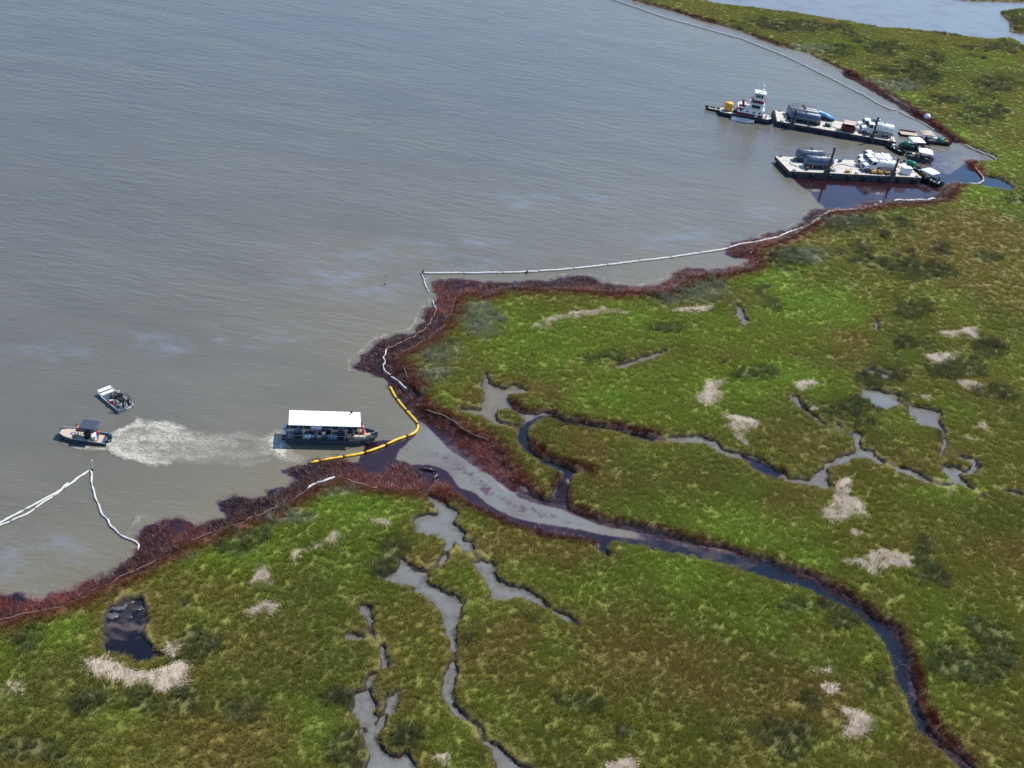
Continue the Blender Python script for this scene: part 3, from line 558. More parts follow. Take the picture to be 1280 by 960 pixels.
hw = math_('ADD', hw, math_('MULTIPLY', math_('MULTIPLY', mapr(A('foam'), 0.05, 0.6), fn1), 1.2))
bp = N(t, 'ShaderNodeBump', Strength=1.0, Distance=0.21); L(hw, bp.inputs['Height']); L(bp.outputs[0], b.inputs['Normal'])

ZW = np.zeros(GX.shape)
wq = cellmin(H) < 0.12
oilc = cellavg(oil) > 0.5; foamc = (cellavg(foam) > 0.55)
shallow = (1-smooth(0.1, 1.5, -swn+(n1-0.5)*0.8))*(poly_sd(GX, GY, PP([(-80, 1100), (1400, 1100), (1400, -200), (900, -200), (500, 300), (480, 620)]), 8) < 0)
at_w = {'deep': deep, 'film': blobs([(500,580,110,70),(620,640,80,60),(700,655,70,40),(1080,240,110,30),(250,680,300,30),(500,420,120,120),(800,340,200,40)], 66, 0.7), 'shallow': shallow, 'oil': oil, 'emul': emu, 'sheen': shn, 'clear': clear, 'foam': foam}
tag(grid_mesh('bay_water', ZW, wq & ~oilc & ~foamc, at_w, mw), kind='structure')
tag(grid_mesh('oil_slick', ZW, wq & oilc & ~foamc, at_w, mw), 'dark purple crude oil floating against the reeds and down the canal', 'oil slick', kind='stuff')
tag(grid_mesh('wake_foam', ZW, wq & foamc, at_w, mw), 'white churned foam trailing behind the two moving boats', 'foam', kind='stuff')

# ------------------------------------------------------------------ vegetation
def veg_material(name, tip=(1.25, 1.2, 1.1), root=0.5, trans=0.3):
    m = bpy.data.materials.new(name); m.use_nodes = True; t = m.node_tree; b = t.nodes['Principled BSDF']; L = t.links.new
    at = t.nodes.new('ShaderNodeAttribute'); at.attribute_type = 'INSTANCER'; at.attribute_name = 'tint'
    hh = t.nodes.new('ShaderNodeAttribute'); hh.attribute_name = 'h'
    rd = t.nodes.new('ShaderNodeAttribute'); rd.attribute_name = 'rnd'
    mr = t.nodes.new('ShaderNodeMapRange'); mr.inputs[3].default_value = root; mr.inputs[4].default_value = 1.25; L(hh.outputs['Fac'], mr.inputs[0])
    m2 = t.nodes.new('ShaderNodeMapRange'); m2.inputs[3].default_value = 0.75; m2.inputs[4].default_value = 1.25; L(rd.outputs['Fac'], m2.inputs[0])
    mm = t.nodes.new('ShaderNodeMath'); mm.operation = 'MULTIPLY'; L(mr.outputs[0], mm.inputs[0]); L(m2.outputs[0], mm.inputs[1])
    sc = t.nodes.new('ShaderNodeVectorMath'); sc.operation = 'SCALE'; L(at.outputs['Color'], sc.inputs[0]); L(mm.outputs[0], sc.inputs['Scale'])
    # some blades have gone dry
    dry = t.nodes.new('ShaderNodeMapRange'); dry.inputs[1].default_value = 0.80; dry.inputs[2].default_value = 0.95; dry.inputs[4].default_value = 0.55; L(rd.outputs['Fac'], dry.inputs[0])
    mx = t.nodes.new('ShaderNodeMix'); mx.data_type = 'RGBA'; L(dry.outputs[0], mx.inputs[0]); L(sc.outputs[0], mx.inputs[6])
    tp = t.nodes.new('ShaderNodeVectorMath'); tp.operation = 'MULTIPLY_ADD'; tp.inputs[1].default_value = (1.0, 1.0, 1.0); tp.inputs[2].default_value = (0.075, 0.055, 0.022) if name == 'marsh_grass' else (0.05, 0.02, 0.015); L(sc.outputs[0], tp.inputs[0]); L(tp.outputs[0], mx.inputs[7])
    L(mx.outputs[2], b.inputs['Base Color']); b.inputs['Roughness'].default_value = 0.55 if name == 'marsh_grass' else 0.35
    b.inputs['Specular IOR Level'].default_value = 0.3
    tr = t.nodes.new('ShaderNodeBsdfTranslucent'); L(mx.outputs[2], tr.inputs['Color'])
    ms = t.nodes.new('ShaderNodeMixShader'); ms.inputs[0].default_value = trans; out = t.nodes['Material Output']
    L(b.outputs[0], ms.inputs[1]); L(tr.outputs[0], ms.inputs[2]); L(ms.outputs[0], out.inputs['Surface'])
    return m
def tuft_obj(name, m, n, rad, hgt, wid, lean, seg=2, flop=0.0, seed=0, bias=(0, 0)):
    r = random.Random(seed); V = []; F_ = []; Hh = []; Rr = []
    for k in range(n):
        a = r.random()*6.283; q = rad*math.sqrt(r.random()); x = q*math.cos(a); y = q*math.sin(a)
        a2 = a+r.uniform(-1.2, 1.2); h = hgt*r.uniform(0.55, 1.15); ln = lean*r.uniform(0.2, 1.3); rn = r.random()
        dx = math.cos(a2)*ln+bias[0]*r.uniform(0.4, 1.4); dy = math.sin(a2)*ln+bias[1]*r.uniform(0.4, 1.4); w_ = wid*r.uniform(0.6, 1.3); pa = r.random()*3.14159; px, py = math.cos(pa)*w_/2, math.sin(pa)*w_/2
        b0 = len(V)
        for s in range(seg+1):
            u = s/seg; zz = h*(u-flop*u*u*ln); xx = x+dx*u*u*h; yy = y+dy*u*u*h; ww = 1-0.85*u if seg > 1 else 1-u*0.9
            V.append((xx-px*ww, yy-py*ww, zz)); V.append((xx+px*ww, yy+py*ww, zz)); Hh += [u, u]; Rr += [rn, rn]
        for s in range(seg): F_.append((b0+2*s, b0+2*s+1, b0+2*s+3, b0+2*s+2))
    me = bpy.data.meshes.new(name); me.from_pydata(V, [], F_); me.materials.append(m)
    me.attributes.new('h', 'FLOAT', 'POINT').data.foreach_set('value', Hh); me.attributes.new('rnd', 'FLOAT', 'POINT').data.foreach_set('value', Rr)
    return bpy.data.objects.new(name, me)     # source only, never linked to the scene
def scatter(name, pts, tints, scales, rots, tufts, m, label, cat):
    me = bpy.data.meshes.new(name); me.vertices.add(len(pts)); me.vertices.foreach_set('co', np.asarray(pts, np.float32).ravel())
    at = me.attributes.new('tint', 'FLOAT_COLOR', 'POINT'); d = np.ones((len(pts), 4), np.float32); d[:, :3] = tints; at.data.foreach_set('color', d.ravel())
    at = me.attributes.new('scl', 'FLOAT_VECTOR', 'POINT'); at.data.foreach_set('vector', np.asarray(scales, np.float32).ravel())
    at = me.attributes.new('rot', 'FLOAT_VECTOR', 'POINT'); at.data.foreach_set('vector', np.asarray(rots, np.float32).ravel())
    o = bpy.data.objects.new(name, me); COL.objects.link(o); tag(o, label, cat, kind='stuff')
    g = bpy.data.node_groups.new(name+'_scatter', 'GeometryNodeTree')
    g.interface.new_socket('Geometry', in_out='INPUT', socket_type='NodeSocketGeometry'); g.interface.new_socket('Geometry', in_out='OUTPUT', socket_type='NodeSocketGeometry')
    gi = g.nodes.new('NodeGroupInput'); go = g.nodes.new('NodeGroupOutput'); jn = g.nodes.new('GeometryNodeJoinGeometry')
    for tf in reversed(tufts):
        oi = g.nodes.new('GeometryNodeObjectInfo'); oi.inputs['Object'].default_value = tf; oi.inputs['As Instance'].default_value = True
        g.links.new(oi.outputs['Geometry'], jn.inputs[0])
    ip = g.nodes.new('GeometryNodeInstanceOnPoints'); ip.inputs['Pick Instance'].default_value = True
    ri = g.nodes.new('FunctionNodeRandomValue'); ri.data_type = 'INT'; ri.inputs[4].default_value = 0; ri.inputs[5].default_value = len(tufts)-1
    sa = g.nodes.new('GeometryNodeInputNamedAttribute'); sa.data_type = 'FLOAT_VECTOR'; sa.inputs[0].default_value = 'scl'
    ra = g.nodes.new('GeometryNodeInputNamedAttribute'); ra.data_type = 'FLOAT_VECTOR'; ra.inputs[0].default_value = 'rot'
    er = g.nodes.new('FunctionNodeEulerToRotation')
    mp = g.nodes.new('GeometryNodeMeshToPoints')
    g.links.new(gi.outputs[0], mp.inputs['Mesh']); g.links.new(mp.outputs[0], ip.inputs['Points']); g.links.new(jn.outputs[0], ip.inputs['Instance'])
    g.links.new(ri.outputs[2], ip.inputs['Instance Index'])
    g.links.new(ra.outputs[0], er.inputs[0]); g.links.new(er.outputs[0], ip.inputs['Rotation']); g.links.new(sa.outputs[0], ip.inputs['Scale'])
    g.links.new(ip.outputs[0], go.inputs[0])
    md = o.modifiers.new('scatter', 'NODES'); md.node_group = g; me.materials.append(m)
    return o
# cell sampling
dxc = GX[:-1, 1:]-GX[:-1, :-1]; dyc = GY[1:, :-1]-GY[:-1, :-1]; area = dxc*dyc
inner = np.zeros(area.shape, bool); inner[6:-6, 4:-4] = True
def sample(dens):
    lam = np.where(inner, area*dens, 0); cnt = rng.poisson(lam); ii, jj = np.nonzero(cnt); k = cnt[ii, jj]; ii = np.repeat(ii, k); jj = np.repeat(jj, k)
    a = rng.random(len(ii)); c = rng.random(len(ii))
    f = lambda A: (A[ii, jj]*(1-a)+A[ii, jj+1]*a)*(1-c)+(A[ii+1, jj]*(1-a)+A[ii+1, jj+1]*a)*c
    return f, len(ii), ii, jj, a, c
dist = np.hypot(GX, GY)
MGR = veg_material('marsh_grass'); MRD = veg_material('oiled_reed', root=0.5, trans=0.05)
# cordgrass
cs = cellavg(sw+(n1-0.5)*1.1); cst = cellavg(ss); cd = cellavg(dist); ckd = cellavg(K_dark)
dens = smooth(0.0, 0.5, cs)*(1-0.88*(1-smooth(-0.5, 0.4, cst)))*np.clip(8.2-6.2*smooth(80, 260, cd), 2.0, 8.2)*(1-0.35*ckd)
f, n, ii, jj, a_, c_ = sample(dens)
X = f(GX); Y = f(GY); Z = f(H)-0.03; T = np.stack([f(tint[..., k]) for k in range(3)], 1)
T *= 1.12*(0.91+0.18*rng.random((n, 1)))*(1+0.10*(rng.random((n, 3))-0.5))
dd = f(dist); gs = (0.82+0.6*smooth(80, 260, dd))*(0.8+0.4*rng.random(n)); kd = f(K_dark)
clump = fbm(X, Y, 3.5, 3, 101)
hs = (0.72+0.16*smooth(0.3, 0.75, clump)+0.25*kd)*(0.88+0.24*rng.random(n))
hs *= (0.45+0.55*smooth(0, 1.2, f(sw)))
Scl = np.stack([gs, gs, hs], 1); Rot = np.stack([(rng.random(n)-0.5)*0.16, (rng.random(n)-0.5)*0.16, rng.random(n)*6.283], 1)
grass_tufts = [tuft_obj('grass_tuft', MGR, 34, 0.36, 0.62, 0.055, 0.55, 2, 0.2, k) for k in range(5)]+[tuft_obj('grass_tuft', MGR, 36, 0.42, 0.56, 0.05, 0.65, 2, 0.22, 20+k) for k in range(2)]
print('grass', n)
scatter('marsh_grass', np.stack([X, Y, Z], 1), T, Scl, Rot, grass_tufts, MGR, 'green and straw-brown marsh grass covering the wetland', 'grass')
# tall dark rush clumps
dens = np.where(cs > 0.4, ckd*(0.12+0.75*smooth(0.42, 0.62, cellavg(fbm(GX, GY, 3.2, 3, 113))))+0.004*(cellavg(fbm(GX, GY, 12, 3, 111)) > 0.56), 0)*(1-(cst < 0.3))+cellavg(K_grey)*0.25*(cs > 0.4)
f, n, ii, jj, a_, c_ = sample(dens)
X = f(GX); Y = f(GY); Z = f(H)-0.03
gk = f(K_grey)[:, None]
T = (C(102, 106, 72)*(1-gk)+C(146, 150, 124)*gk)*(0.55+0.8*rng.random((n, 1)))*(1+0.15*(rng.random((n, 3))-0.5)); bro = rng.random(n) < 0.22; T[bro] = C(104, 84, 62)*(0.7+0.5*rng.random((bro.sum(), 1)))
s0 = 0.7+0.8*rng.random(n)
rush = [tuft_obj('rush_clump', MGR, 60, 0.45, 0.85, 0.05, 0.55, 2, 0.25, 40+k) for k in range(4)]
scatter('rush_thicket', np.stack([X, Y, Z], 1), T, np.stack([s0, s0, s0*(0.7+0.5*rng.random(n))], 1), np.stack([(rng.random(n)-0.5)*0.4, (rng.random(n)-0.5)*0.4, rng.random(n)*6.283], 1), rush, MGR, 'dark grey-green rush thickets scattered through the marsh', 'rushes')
print('rush', n)
# oiled reeds
csr = cellavg(sr+np.where(sw < -1.6, 0.35+(n1-0.5)*2.4+(n2-0.5)*1.4, -0.35))
dens = 9.0*(1-smooth(-0.4, 0.45, csr))*smooth(40, 60, cd)
edge = cellavg(se_r+(n1-0.5)*1.2)
dens = np.maximum(dens, 2.2*(1-smooth(0.1, 0.9, edge))*(cs > -0.7)*(cs < 1.4))
# open puddles inside the belt
hole = cellavg(fbm(GX, GY, 2.2, 3, 121)) > 0.70
dens = dens*np.where(hole & (cellavg(sr) > -2.5), 0.15, 1)*(1-0.8*(cellavg(line_sd(GX, GY, PP([(450,575),(462,592)]), 2.6, 6)) < 0))
f, n, ii, jj, a_, c_ = sample(dens)
X = f(GX); Y = f(GY); Z = np.maximum(f(H), -0.12)-0.02
rn = fbm(X, Y, 3.0, 3, 131)[:, None]; rb = fbm(X, Y, 14.0, 3, 137)[:, None]
T = C(76, 33, 34)*(1-smooth(0.35, 0.62, rn))+C(110, 52, 44)*smooth(0.35, 0.62, rn)
inn = smooth(-2.2, 0.2, -np.abs(f(sw)))[:, None]                          # the landward, drier side is browner
T = T*(1-0.35*inn)+C(122, 70, 52)*0.35*inn
T = T*(0.6+0.6*rng.random((n, 1)))*(0.45+0.9*smooth(0.3, 0.7, rb))*(1+0.12*(rng.random((n, 3))-0.5))
s0 = 0.75+0.55*rng.random(n)
# stems combed out towards the open water
gy, gx = np.gradient(sw); 
gxn = (gx/np.maximum(np.gradient(GX, axis=1), 1e-3)); gyn = (gy/np.maximum(np.gradient(GY, axis=0), 1e-3))
az = np.arctan2(-f(gyn), -f(gxn))
reeds = [tuft_obj('reed_tuft', MRD, 40, 0.48, 0.52, 0.030, 0.9, 2, 0.3, 60+k, bias=(0.7, 0)) for k in range(5)]
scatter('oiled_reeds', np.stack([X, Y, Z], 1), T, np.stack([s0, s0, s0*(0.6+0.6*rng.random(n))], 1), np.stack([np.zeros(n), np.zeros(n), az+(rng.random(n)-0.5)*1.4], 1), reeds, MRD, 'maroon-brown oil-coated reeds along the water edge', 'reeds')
print('reeds', n)

# ------------------------------------------------------------------ mats of dead reeds
MS = bpy.data.materials.new('dead_reed_straw'); MS.use_nodes = True; t = MS.node_tree; b = t.nodes['Principled BSDF']
rd = t.nodes.new('ShaderNodeAttribute'); rd.attribute_name = 'rnd'; crp = t.nodes.new('ShaderNodeValToRGB')
crp.color_ramp.elements[0].color = (0.30, 0.24, 0.18, 1); crp.color_ramp.elements[1].color = (0.52, 0.43, 0.34, 1); t.links.new(rd.outputs['Fac'], crp.inputs[0]); t.links.new(crp.outputs[0], b.inputs['Base Color']); b.inputs['Roughness'].default_value = 0.8
MS2 = mat('packed_straw', (0.46, 0.39, 0.32), 0.9, var=0.25, scale=1.6, bump=1.0)
def inside(px, py, pl):
    c = False; n = len(pl)
    for i in range(n):
        ax, ay = pl[i]; bx, by = pl[(i+1) % n]
        if (ay > py) != (by > py) and px < ax+(py-ay)*(bx-ax)/(by-ay): c = not c
    return c
def straw_mat(outline, label):
    pl = PP(outline, 0.4); c = pl.mean(0); r = random.Random(int(c[0]*7)+3)
    root = empty('reed_mat', (c[0], c[1], 0.35), 0, label, 'reed mat', 'mats of dead reeds in the marsh')
    # packed base: outline subdivided and roughened, gently domed
    pts = []
    for i in range(len(pl)):
        a, b2 = pl[i], pl[(i+1) % len(pl)]; k = max(1, int(np.hypot(*(b2-a))/0.45))
        for s in range(k):
            q = a+(b2-a)*s/k; o = mnoise.noise((q[0]*1.3, q[1]*1.3, 3))*0.38+mnoise.noise((q[0]*4, q[1]*4, 9))*0.16
            nrm = np.array([(b2-a)[1], -(b2-a)[0]]); nrm = nrm/(np.hypot(*nrm)+1e-6); pts.append(q+nrm*o-c)
    bm = bmesh.new(); base = [bm.verts.new((p[0], p[1], 0.0)) for p in pts]; top = [bm.verts.new((p[0]*0.97, p[1]*0.97, 0.20)) for p in pts]
    for i in range(len(pts)): bm.faces.new((base[i], base[(i+1) % len(pts)], top[(i+1) % len(pts)], top[i]))
    fc = bm.faces.new(top); bmesh.ops.triangulate(bm, faces=[fc]); bmesh.ops.recalc_face_normals(bm, faces=bm.faces)
    me = bpy.data.meshes.new('packed_base'); bm.to_mesh(me); bm.free(); me.materials.append(MS2)
    o = bpy.data.objects.new('packed_base', me); COL.objects.link(o); o.parent = root
    V = []; F_ = []; R = []
    x0, y0 = pl.min(0); x1, y1 = pl.max(0); ar = abs(sum(pl[i][0]*pl[(i+1) % len(pl)][1]-pl[(i+1) % len(pl)][0]*pl[i][1] for i in range(len(pl))))/2
    main = r.uniform(0, 3.14); n = int(min(4500, ar*75)); k = 0; tries = 0
    while k < n and tries < n*8:
        tries += 1; x = r.uniform(x0-0.3, x1+0.3); y = r.uniform(y0-0.3, y1+0.3)
        if not inside(x+r.gauss(0, 0.32), y+r.gauss(0, 0.32), pl): continue
        a = main+mnoise.noise((x*0.25, y*0.25, 1))*3+r.gauss(0, 0.3); l = r.uniform(0.2, 0.65); z = r.uniform(0.2, 0.27); w_ = 0.016+0.016*r.random()
        dx, dy = math.cos(a)*l/2, math.sin(a)*l/2; nx, ny = -math.sin(a)*w_, math.cos(a)*w_; dz = r.uniform(-0.03, 0.03); b0 = len(V); X_, Y_ = x-c[0], y-c[1]
        V += [(X_-dx-nx, Y_-dy-ny, z-dz), (X_+dx-nx, Y_+dy-ny, z+dz), (X_+dx+nx, Y_+dy+ny, z+dz+0.01), (X_-dx+nx, Y_-dy+ny, z-dz+0.01)]; F_.append((b0, b0+1, b0+2, b0+3))
        rr_ = r.random(); R += [rr_]*4; k += 1
    me = bpy.data.meshes.new('straw'); me.from_pydata(V, [], F_); me.materials.append(MS); me.attributes.new('rnd', 'FLOAT', 'POINT').data.foreach_set('value', R)
    o = bpy.data.objects.new('straw', me); COL.objects.link(o); o.parent = root; o['kind'] = 'stuff'
for pl, lb in STRAW: straw_mat(pl, lb)

#OBJECTS#
# ------------------------------------------------------------------ frames from two photo points (stern, bow) on a level plane
def frame(stern, bow, z=0.0):
    a = P(*stern, z); b2 = P(*bow, z); d = b2-a
    return (a+b2)/2, math.atan2(d.y, d.x), d.length
def loc2w(root, x, y, z=0.0):
    c, s = math.cos(root.rotation_euler[2]), math.sin(root.rotation_euler[2])
    return Vector((root.location[0]+c*x-s*y, root.location[1]+s*x+c*y, root.location[2]+z))

# ------------------------------------------------------------------ people
def body_mesh(pose, shirt, trousers, skin):
    """one continuous skinned figure; pose: stand / sit / bend / sit_reach; faces +x"""
    J = {}; E_ = []; R = {}
    def j(n, p, r, par=None):
        J[n] = Vector(p); R[n] = r
        if par: E_.append((par, n))
    sit = pose.startswith('sit'); hz = 0.50 if sit else 0.93
    bend = 0.45 if pose == 'bend' else (0.12 if sit else 0.03)
    j('pelvis', (0, 0, hz), (0.15, 0.12))
    j('waist', (bend*0.25, 0, hz+0.18), (0.135, 0.11), 'pelvis')
    j('chest', (bend*0.75, 0, hz+0.42), (0.17, 0.125), 'waist')
    j('neck', (bend*1.05, 0, hz+0.56), (0.055, 0.055), 'chest')
    hx = bend*1.15+0.02
    j('jaw', (hx+0.02, 0, hz+0.63), (0.07, 0.07), 'neck'); j('head', (hx+0.01, 0, hz+0.72), (0.095, 0.085), 'jaw'); j('crown', (hx, 0, hz+0.81), (0.065, 0.06), 'head')
    j('nose', (hx+0.115, 0, hz+0.695), (0.018, 0.015), 'head')
    for s, k in ((1, 'l'), (-1, 'r')):
        j('ear'+k, (hx+0.0, s*0.095, hz+0.70), (0.02, 0.02), 'head')
        j('sh'+k, (bend*0.8, s*0.19, hz+0.47), (0.062, 0.062), 'chest')
        if pose == 'stand': el, wr = (0.03, s*0.26, hz+0.19), (0.16, s*0.25, hz-0.03)
        elif pose == 'point': el, wr = ((0.2, s*0.27, hz+0.36), (0.43, s*0.24, hz+0.42)) if s > 0 else ((0.0, s*0.26, hz+0.18), (0.12, s*0.24, hz-0.04))
        elif pose == 'bend': el, wr = (0.48, s*0.24, hz+0.22), (0.60, s*0.18, hz-0.02)
        elif pose == 'sit_reach': el, wr = (0.26, s*0.26, hz+0.30), (0.47, s*0.16, hz+0.36)
        else: el, wr = (0.12, s*0.25, hz+0.20), (0.34, s*0.16, hz+0.12)
        j('el'+k, el, (0.045, 0.045), 'sh'+k); j('wr'+k, wr, (0.03, 0.028), 'el'+k)
        d = (Vector(wr)-Vector(el)).normalized(); pal = Vector(wr)+d*0.07; j('pa'+k, pal, (0.036, 0.02), 'wr'+k)
        sd2 = d.cross(Vector((0, 0, 1))); sd2 = sd2.normalized() if sd2.length > 0.1 else Vector((0, 1, 0))
        for q, (o, l) in enumerate(((-0.03, 0.065), (-0.01, 0.08), (0.01, 0.075), (0.03, 0.055))):
            m1 = pal+d*0.03+sd2*o; j('f%d%s' % (q, k), m1, (0.011, 0.011), 'pa'+k); j('g%d%s' % (q, k), m1+d*l+Vector((0, 0, -0.02)), (0.008, 0.008), 'f%d%s' % (q, k))
        j('t'+k, Vector(wr)+d*0.04+sd2*0.05*-s, (0.012, 0.012), 'pa'+k)
        j('hip'+k, (0, s*0.10, hz-0.06), (0.095, 0.095), 'pelvis')
        if sit: kn, an = (0.42, s*0.13, hz-0.02), (0.44, s*0.13, hz-0.42)
        else: kn, an = (0.04+0.06*s, s*0.12, 0.50), (0.0-0.04*s, s*0.13, 0.09)
        j('kn'+k, kn, (0.065, 0.065), 'hip'+k); j('an'+k, an, (0.042, 0.042), 'kn'+k)
        j('to'+k, (an[0]+0.17, an[1], an[2]-0.05), (0.045, 0.035), 'an'+k)
    names = list(J); me = bpy.data.meshes.new('tmp'); me.from_pydata([J[n] for n in names], [(names.index(a), names.index(b2)) for a, b2 in E_], [])
    o = bpy.data.objects.new('tmp', me); COL.objects.link(o); md = o.modifiers.new('s', 'SKIN'); sv = me.skin_vertices[0].data
    for i, n in enumerate(names): sv[i].radius = R[n]; sv[i].use_root = (n == 'pelvis')
    md.use_smooth_shade = True; sb = o.modifiers.new('d', 'SUBSURF'); sb.levels = 1; sb.render_levels = 1
    dg = bpy.context.evaluated_depsgraph_get(); m2 = bpy.data.meshes.new_from_object(o.evaluated_get(dg)); bpy.data.objects.remove(o); m2.name = 'person'
    for m in (skin, shirt, trousers, M_BLACK): m2.materials.append(m)
    segs = [(J[a], J[b2], b2) for a, b2 in E_]
    for p in m2.polygons:
        c = p.center; best = min(segs, key=lambda s_: (c-(s_[0]+(s_[1]-s_[0])*max(0, min(1, (c-s_[0]).dot(s_[1]-s_[0])/max(1e-6, (s_[1]-s_[0]).length_squared))))).length)[2]
        k = best[:2]
        p.material_index = 3 if k == 'to' else 2 if k in ('hi', 'kn', 'an') else 1 if k in ('wa', 'ch', 'sh', 'el') else 0
        p.use_smooth = True
    return m2, J
_pc = {}
def person(loc, rz, pose, shirt, trousers, label, skin=None, cap=None, vest=None, helmet=None, group=None):
    skin = skin or M_SKIN; key = (pose, shirt.name, trousers.name, skin.name)
    if key not in _pc: _pc[key] = body_mesh(pose, shirt, trousers, skin)
    me, J = _pc[key]
    o = bpy.data.objects.new('person', me); COL.objects.link(o); o.location = loc; o.rotation_euler = (0, 0, rz); tag(o, label, 'person', group)
    h = J['head']; c = J['chest']; wst = J['waist']
    if cap or helmet:
        b = MB(); b.rev(h+Vector((0, 0, 0.035)), h+Vector((0, 0, 0.2)), [(0, 0.118), (0.05, 0.115), (0.09, 0.085), (0.11, 0.03)], 10); b.box(h+Vector((0.13, 0, 0.045)), (0.10, 0.14, 0.02)); b.build('helmet' if helmet else 'cap', helmet or cap, o, True)
    else:
        b = MB(); b.rev(h+Vector((-0.015, 0, 0.02)), h+Vector((-0.015, 0, 0.2)), [(0, 0.105), (0.05, 0.112), (0.10, 0.08), (0.115, 0.03)], 10); b.build('hair', M_BLACK, o, True)
    if vest:
        b = MB(); u = (c-wst).normalized(); a0 = wst-u*0.04
        q = u.to_track_quat('Z', 'X'); rings = []
        for tt, rx, ry in ((0, 0.155, 0.19), (0.15, 0.165, 0.205), (0.28, 0.17, 0.215), (0.37, 0.13, 0.17)):
            rings.append([a0+u*tt+Vector((rx*math.cos(k*math.pi/5), ry*math.sin(k*math.pi/5), 0)) for k in range(10)])
        b.loft(rings); b.build('vest', vest, o, True)
    for s in (1, -1): MB().rev(h+Vector((0.085, s*0.035, 0.0)), h+Vector((0.105, s*0.035, 0.0)), [(0, 0.012), (0.015, 0.008)], 6).build('eye', M_BLACK, o)
    return o

# ------------------------------------------------------------------ hull shapes
def hull(L_, B_, H_, bowlen, bow=0.12, n=12, draft=0.35, flare=0.86, rake=0.5, sheer=0.15, stern=1.0, open_=True, wall=0.06, floor=0.15):
    """open boat hull: bow at +x; outer skin down to -draft, inner well to `floor`"""
    b = MB(); rings = []
    xs = [-L_/2, -L_/2+0.02*L_, -L_*0.25, 0.0]+[L_/2-bowlen*(1-t) for t in (0.0, 0.3, 0.55, 0.75, 0.9, 1.0)]
    for x in xs:
        t = max(0, (x-(L_/2-bowlen))/bowlen); hw = B_/2*((1-t**2.2)*(1-bow)+bow); 
        if x < -L_*0.3: hw *= stern
        zt = H_+sheer*t*t; xb = x-rake*t*0.9; zb = -draft+(draft+H_*0.35)*t**3
        hb = hw*flare*(1-0.5*t)
        hi = max(0.02, hw-wall); xi = x-wall*1.2*(t > 0.85)+wall*(x < -L_/2+0.01)
        if open_:
            rings.append([(xb, -hb, zb), (xb, hb, zb), (x, hw, zt), (xi, hi, zt), (xi, hi*0.97, floor+0.0), (xi, -hi*0.97, floor), (xi, -hi, zt), (x, -hw, zt)])
        else: rings.append([(xb, -hb, zb), (xb, hb, zb), (x, hw, zt), (x, -hw, zt)])
    b.loft(rings); return b
def outboard(root, x, y, z, m=None, s=1.0):
    m = m or M_DBLUE
    b = MB(); b.rev((x-0.05*s, y, z+0.15*s), (x-0.05*s, y, z+0.75*s), [(0, 0.16*s), (0.1*s, 0.22*s), (0.4*s, 0.23*s), (0.52*s, 0.17*s), (0.6*s, 0.07*s)], 10)
    b.box((x+0.12*s, y, z+0.42*s), (0.2*s, 0.3*s, 0.35*s)); o = b.build('outboard_motor', m, root, True)
    c = MB(); c.box((x-0.08*s, y, z-0.2*s), (0.16*s, 0.08*s, 0.8*s)); c.box((x-0.1*s, y, z-0.55*s), (0.4*s, 0.14*s, 0.12*s)); c.box((x+0.12*s, y, z+0.1*s), (0.12*s, 0.25*s, 0.3*s)); c.build('drive_leg', M_DARK, o)
    return o

# ------------------------------------------------------------------ covered workboat under the white roof
c, rz, Lb = frame((357, 546), (472, 549), 0)
wb = empty('covered_workboat', c, rz, 'grey aluminium workboat under a long white roof, heading at the yellow boom', 'boat')
LL = max(11.5, min(13.5, Lb)); print('workboat', Lb)
hull(LL, 3.3, 0.85, 3.0, bow=0.14, draft=0.4, wall=0.09, floor=0.42, rake=1.0, sheer=0.25).build('hull', M_ALUD, wb)
b = MB()
for s in (1, -1): b.tube([(-LL/2, s*1.68, 0.83), (LL/2-3.0, s*1.69, 0.83), (LL/2-1.8, s*1.5, 0.87)], 0.06)
b.build('rub_rail', M_BLACK, wb)
b = MB(); b.box((0, 0, 0.44), (LL-2.4, 3.05, 0.04)); b.build('deck', M_DARK, wb)
r0, r1 = -LL/2+0.35, LL/2-2.55
b = MB(); nR = 9
for i in range(nR):
    xa = r0+(r1-r0)*i/nR; xb = r0+(r1-r0)*(i+1)/nR
    rg = []
    for x in (xa+0.03, xb-0.03): rg.append([(x, -1.72, 3.33), (x, 0, 3.46), (x, 1.72, 3.33), (x, 1.72, 3.26), (x, 0, 3.39), (x, -1.72, 3.26)])
    q = MB(); q.loft(rg); q.build('roof_panel', M_ROOFW, wb)
b = MB()
for s in (1, -1):
    b.box(((r0+r1)/2, s*1.60, 3.24), (r1-r0, 0.08, 0.08))
for i in range(6): b.box((r0+0.1+(r1-r0-0.2)*i/5, 0, 3.24), (0.07, 3.1, 0.07))
b.build('roof_frame', M_ALU, wb)
for i in range(6):
    for s in (1, -1):
        x = r0+0.15+(r1-r0-0.3)*i/5; q = MB(); q.cyl((x, s*1.55, 0.45), (x, s*1.58, 3.22), 0.045); q.build('roof_post', M_ALU, wb)
q = MB(); q.cyl((r0+3.3, 0.1, 3.4), (r0+3.3, 0.1, 4.6), 0.025); q.cyl((r0+3.3, 0.1, 3.4), (r0+3.3, 0.1, 3.7), 0.05); q.build('aerial', M_WHITE, wb)
q = MB(); q.cyl((r1-1.3, 1.2, 3.3), (r1-1.3, 1.2, 3.6), 0.06); q.rev((r1-1.3, 1.2, 3.55), (r1-1.3, 1.2, 3.9), [(0, 0.12), (0.12, 0.2), (0.3, 0.1)], 8); q.build('horn', M_BLACK, wb, True)
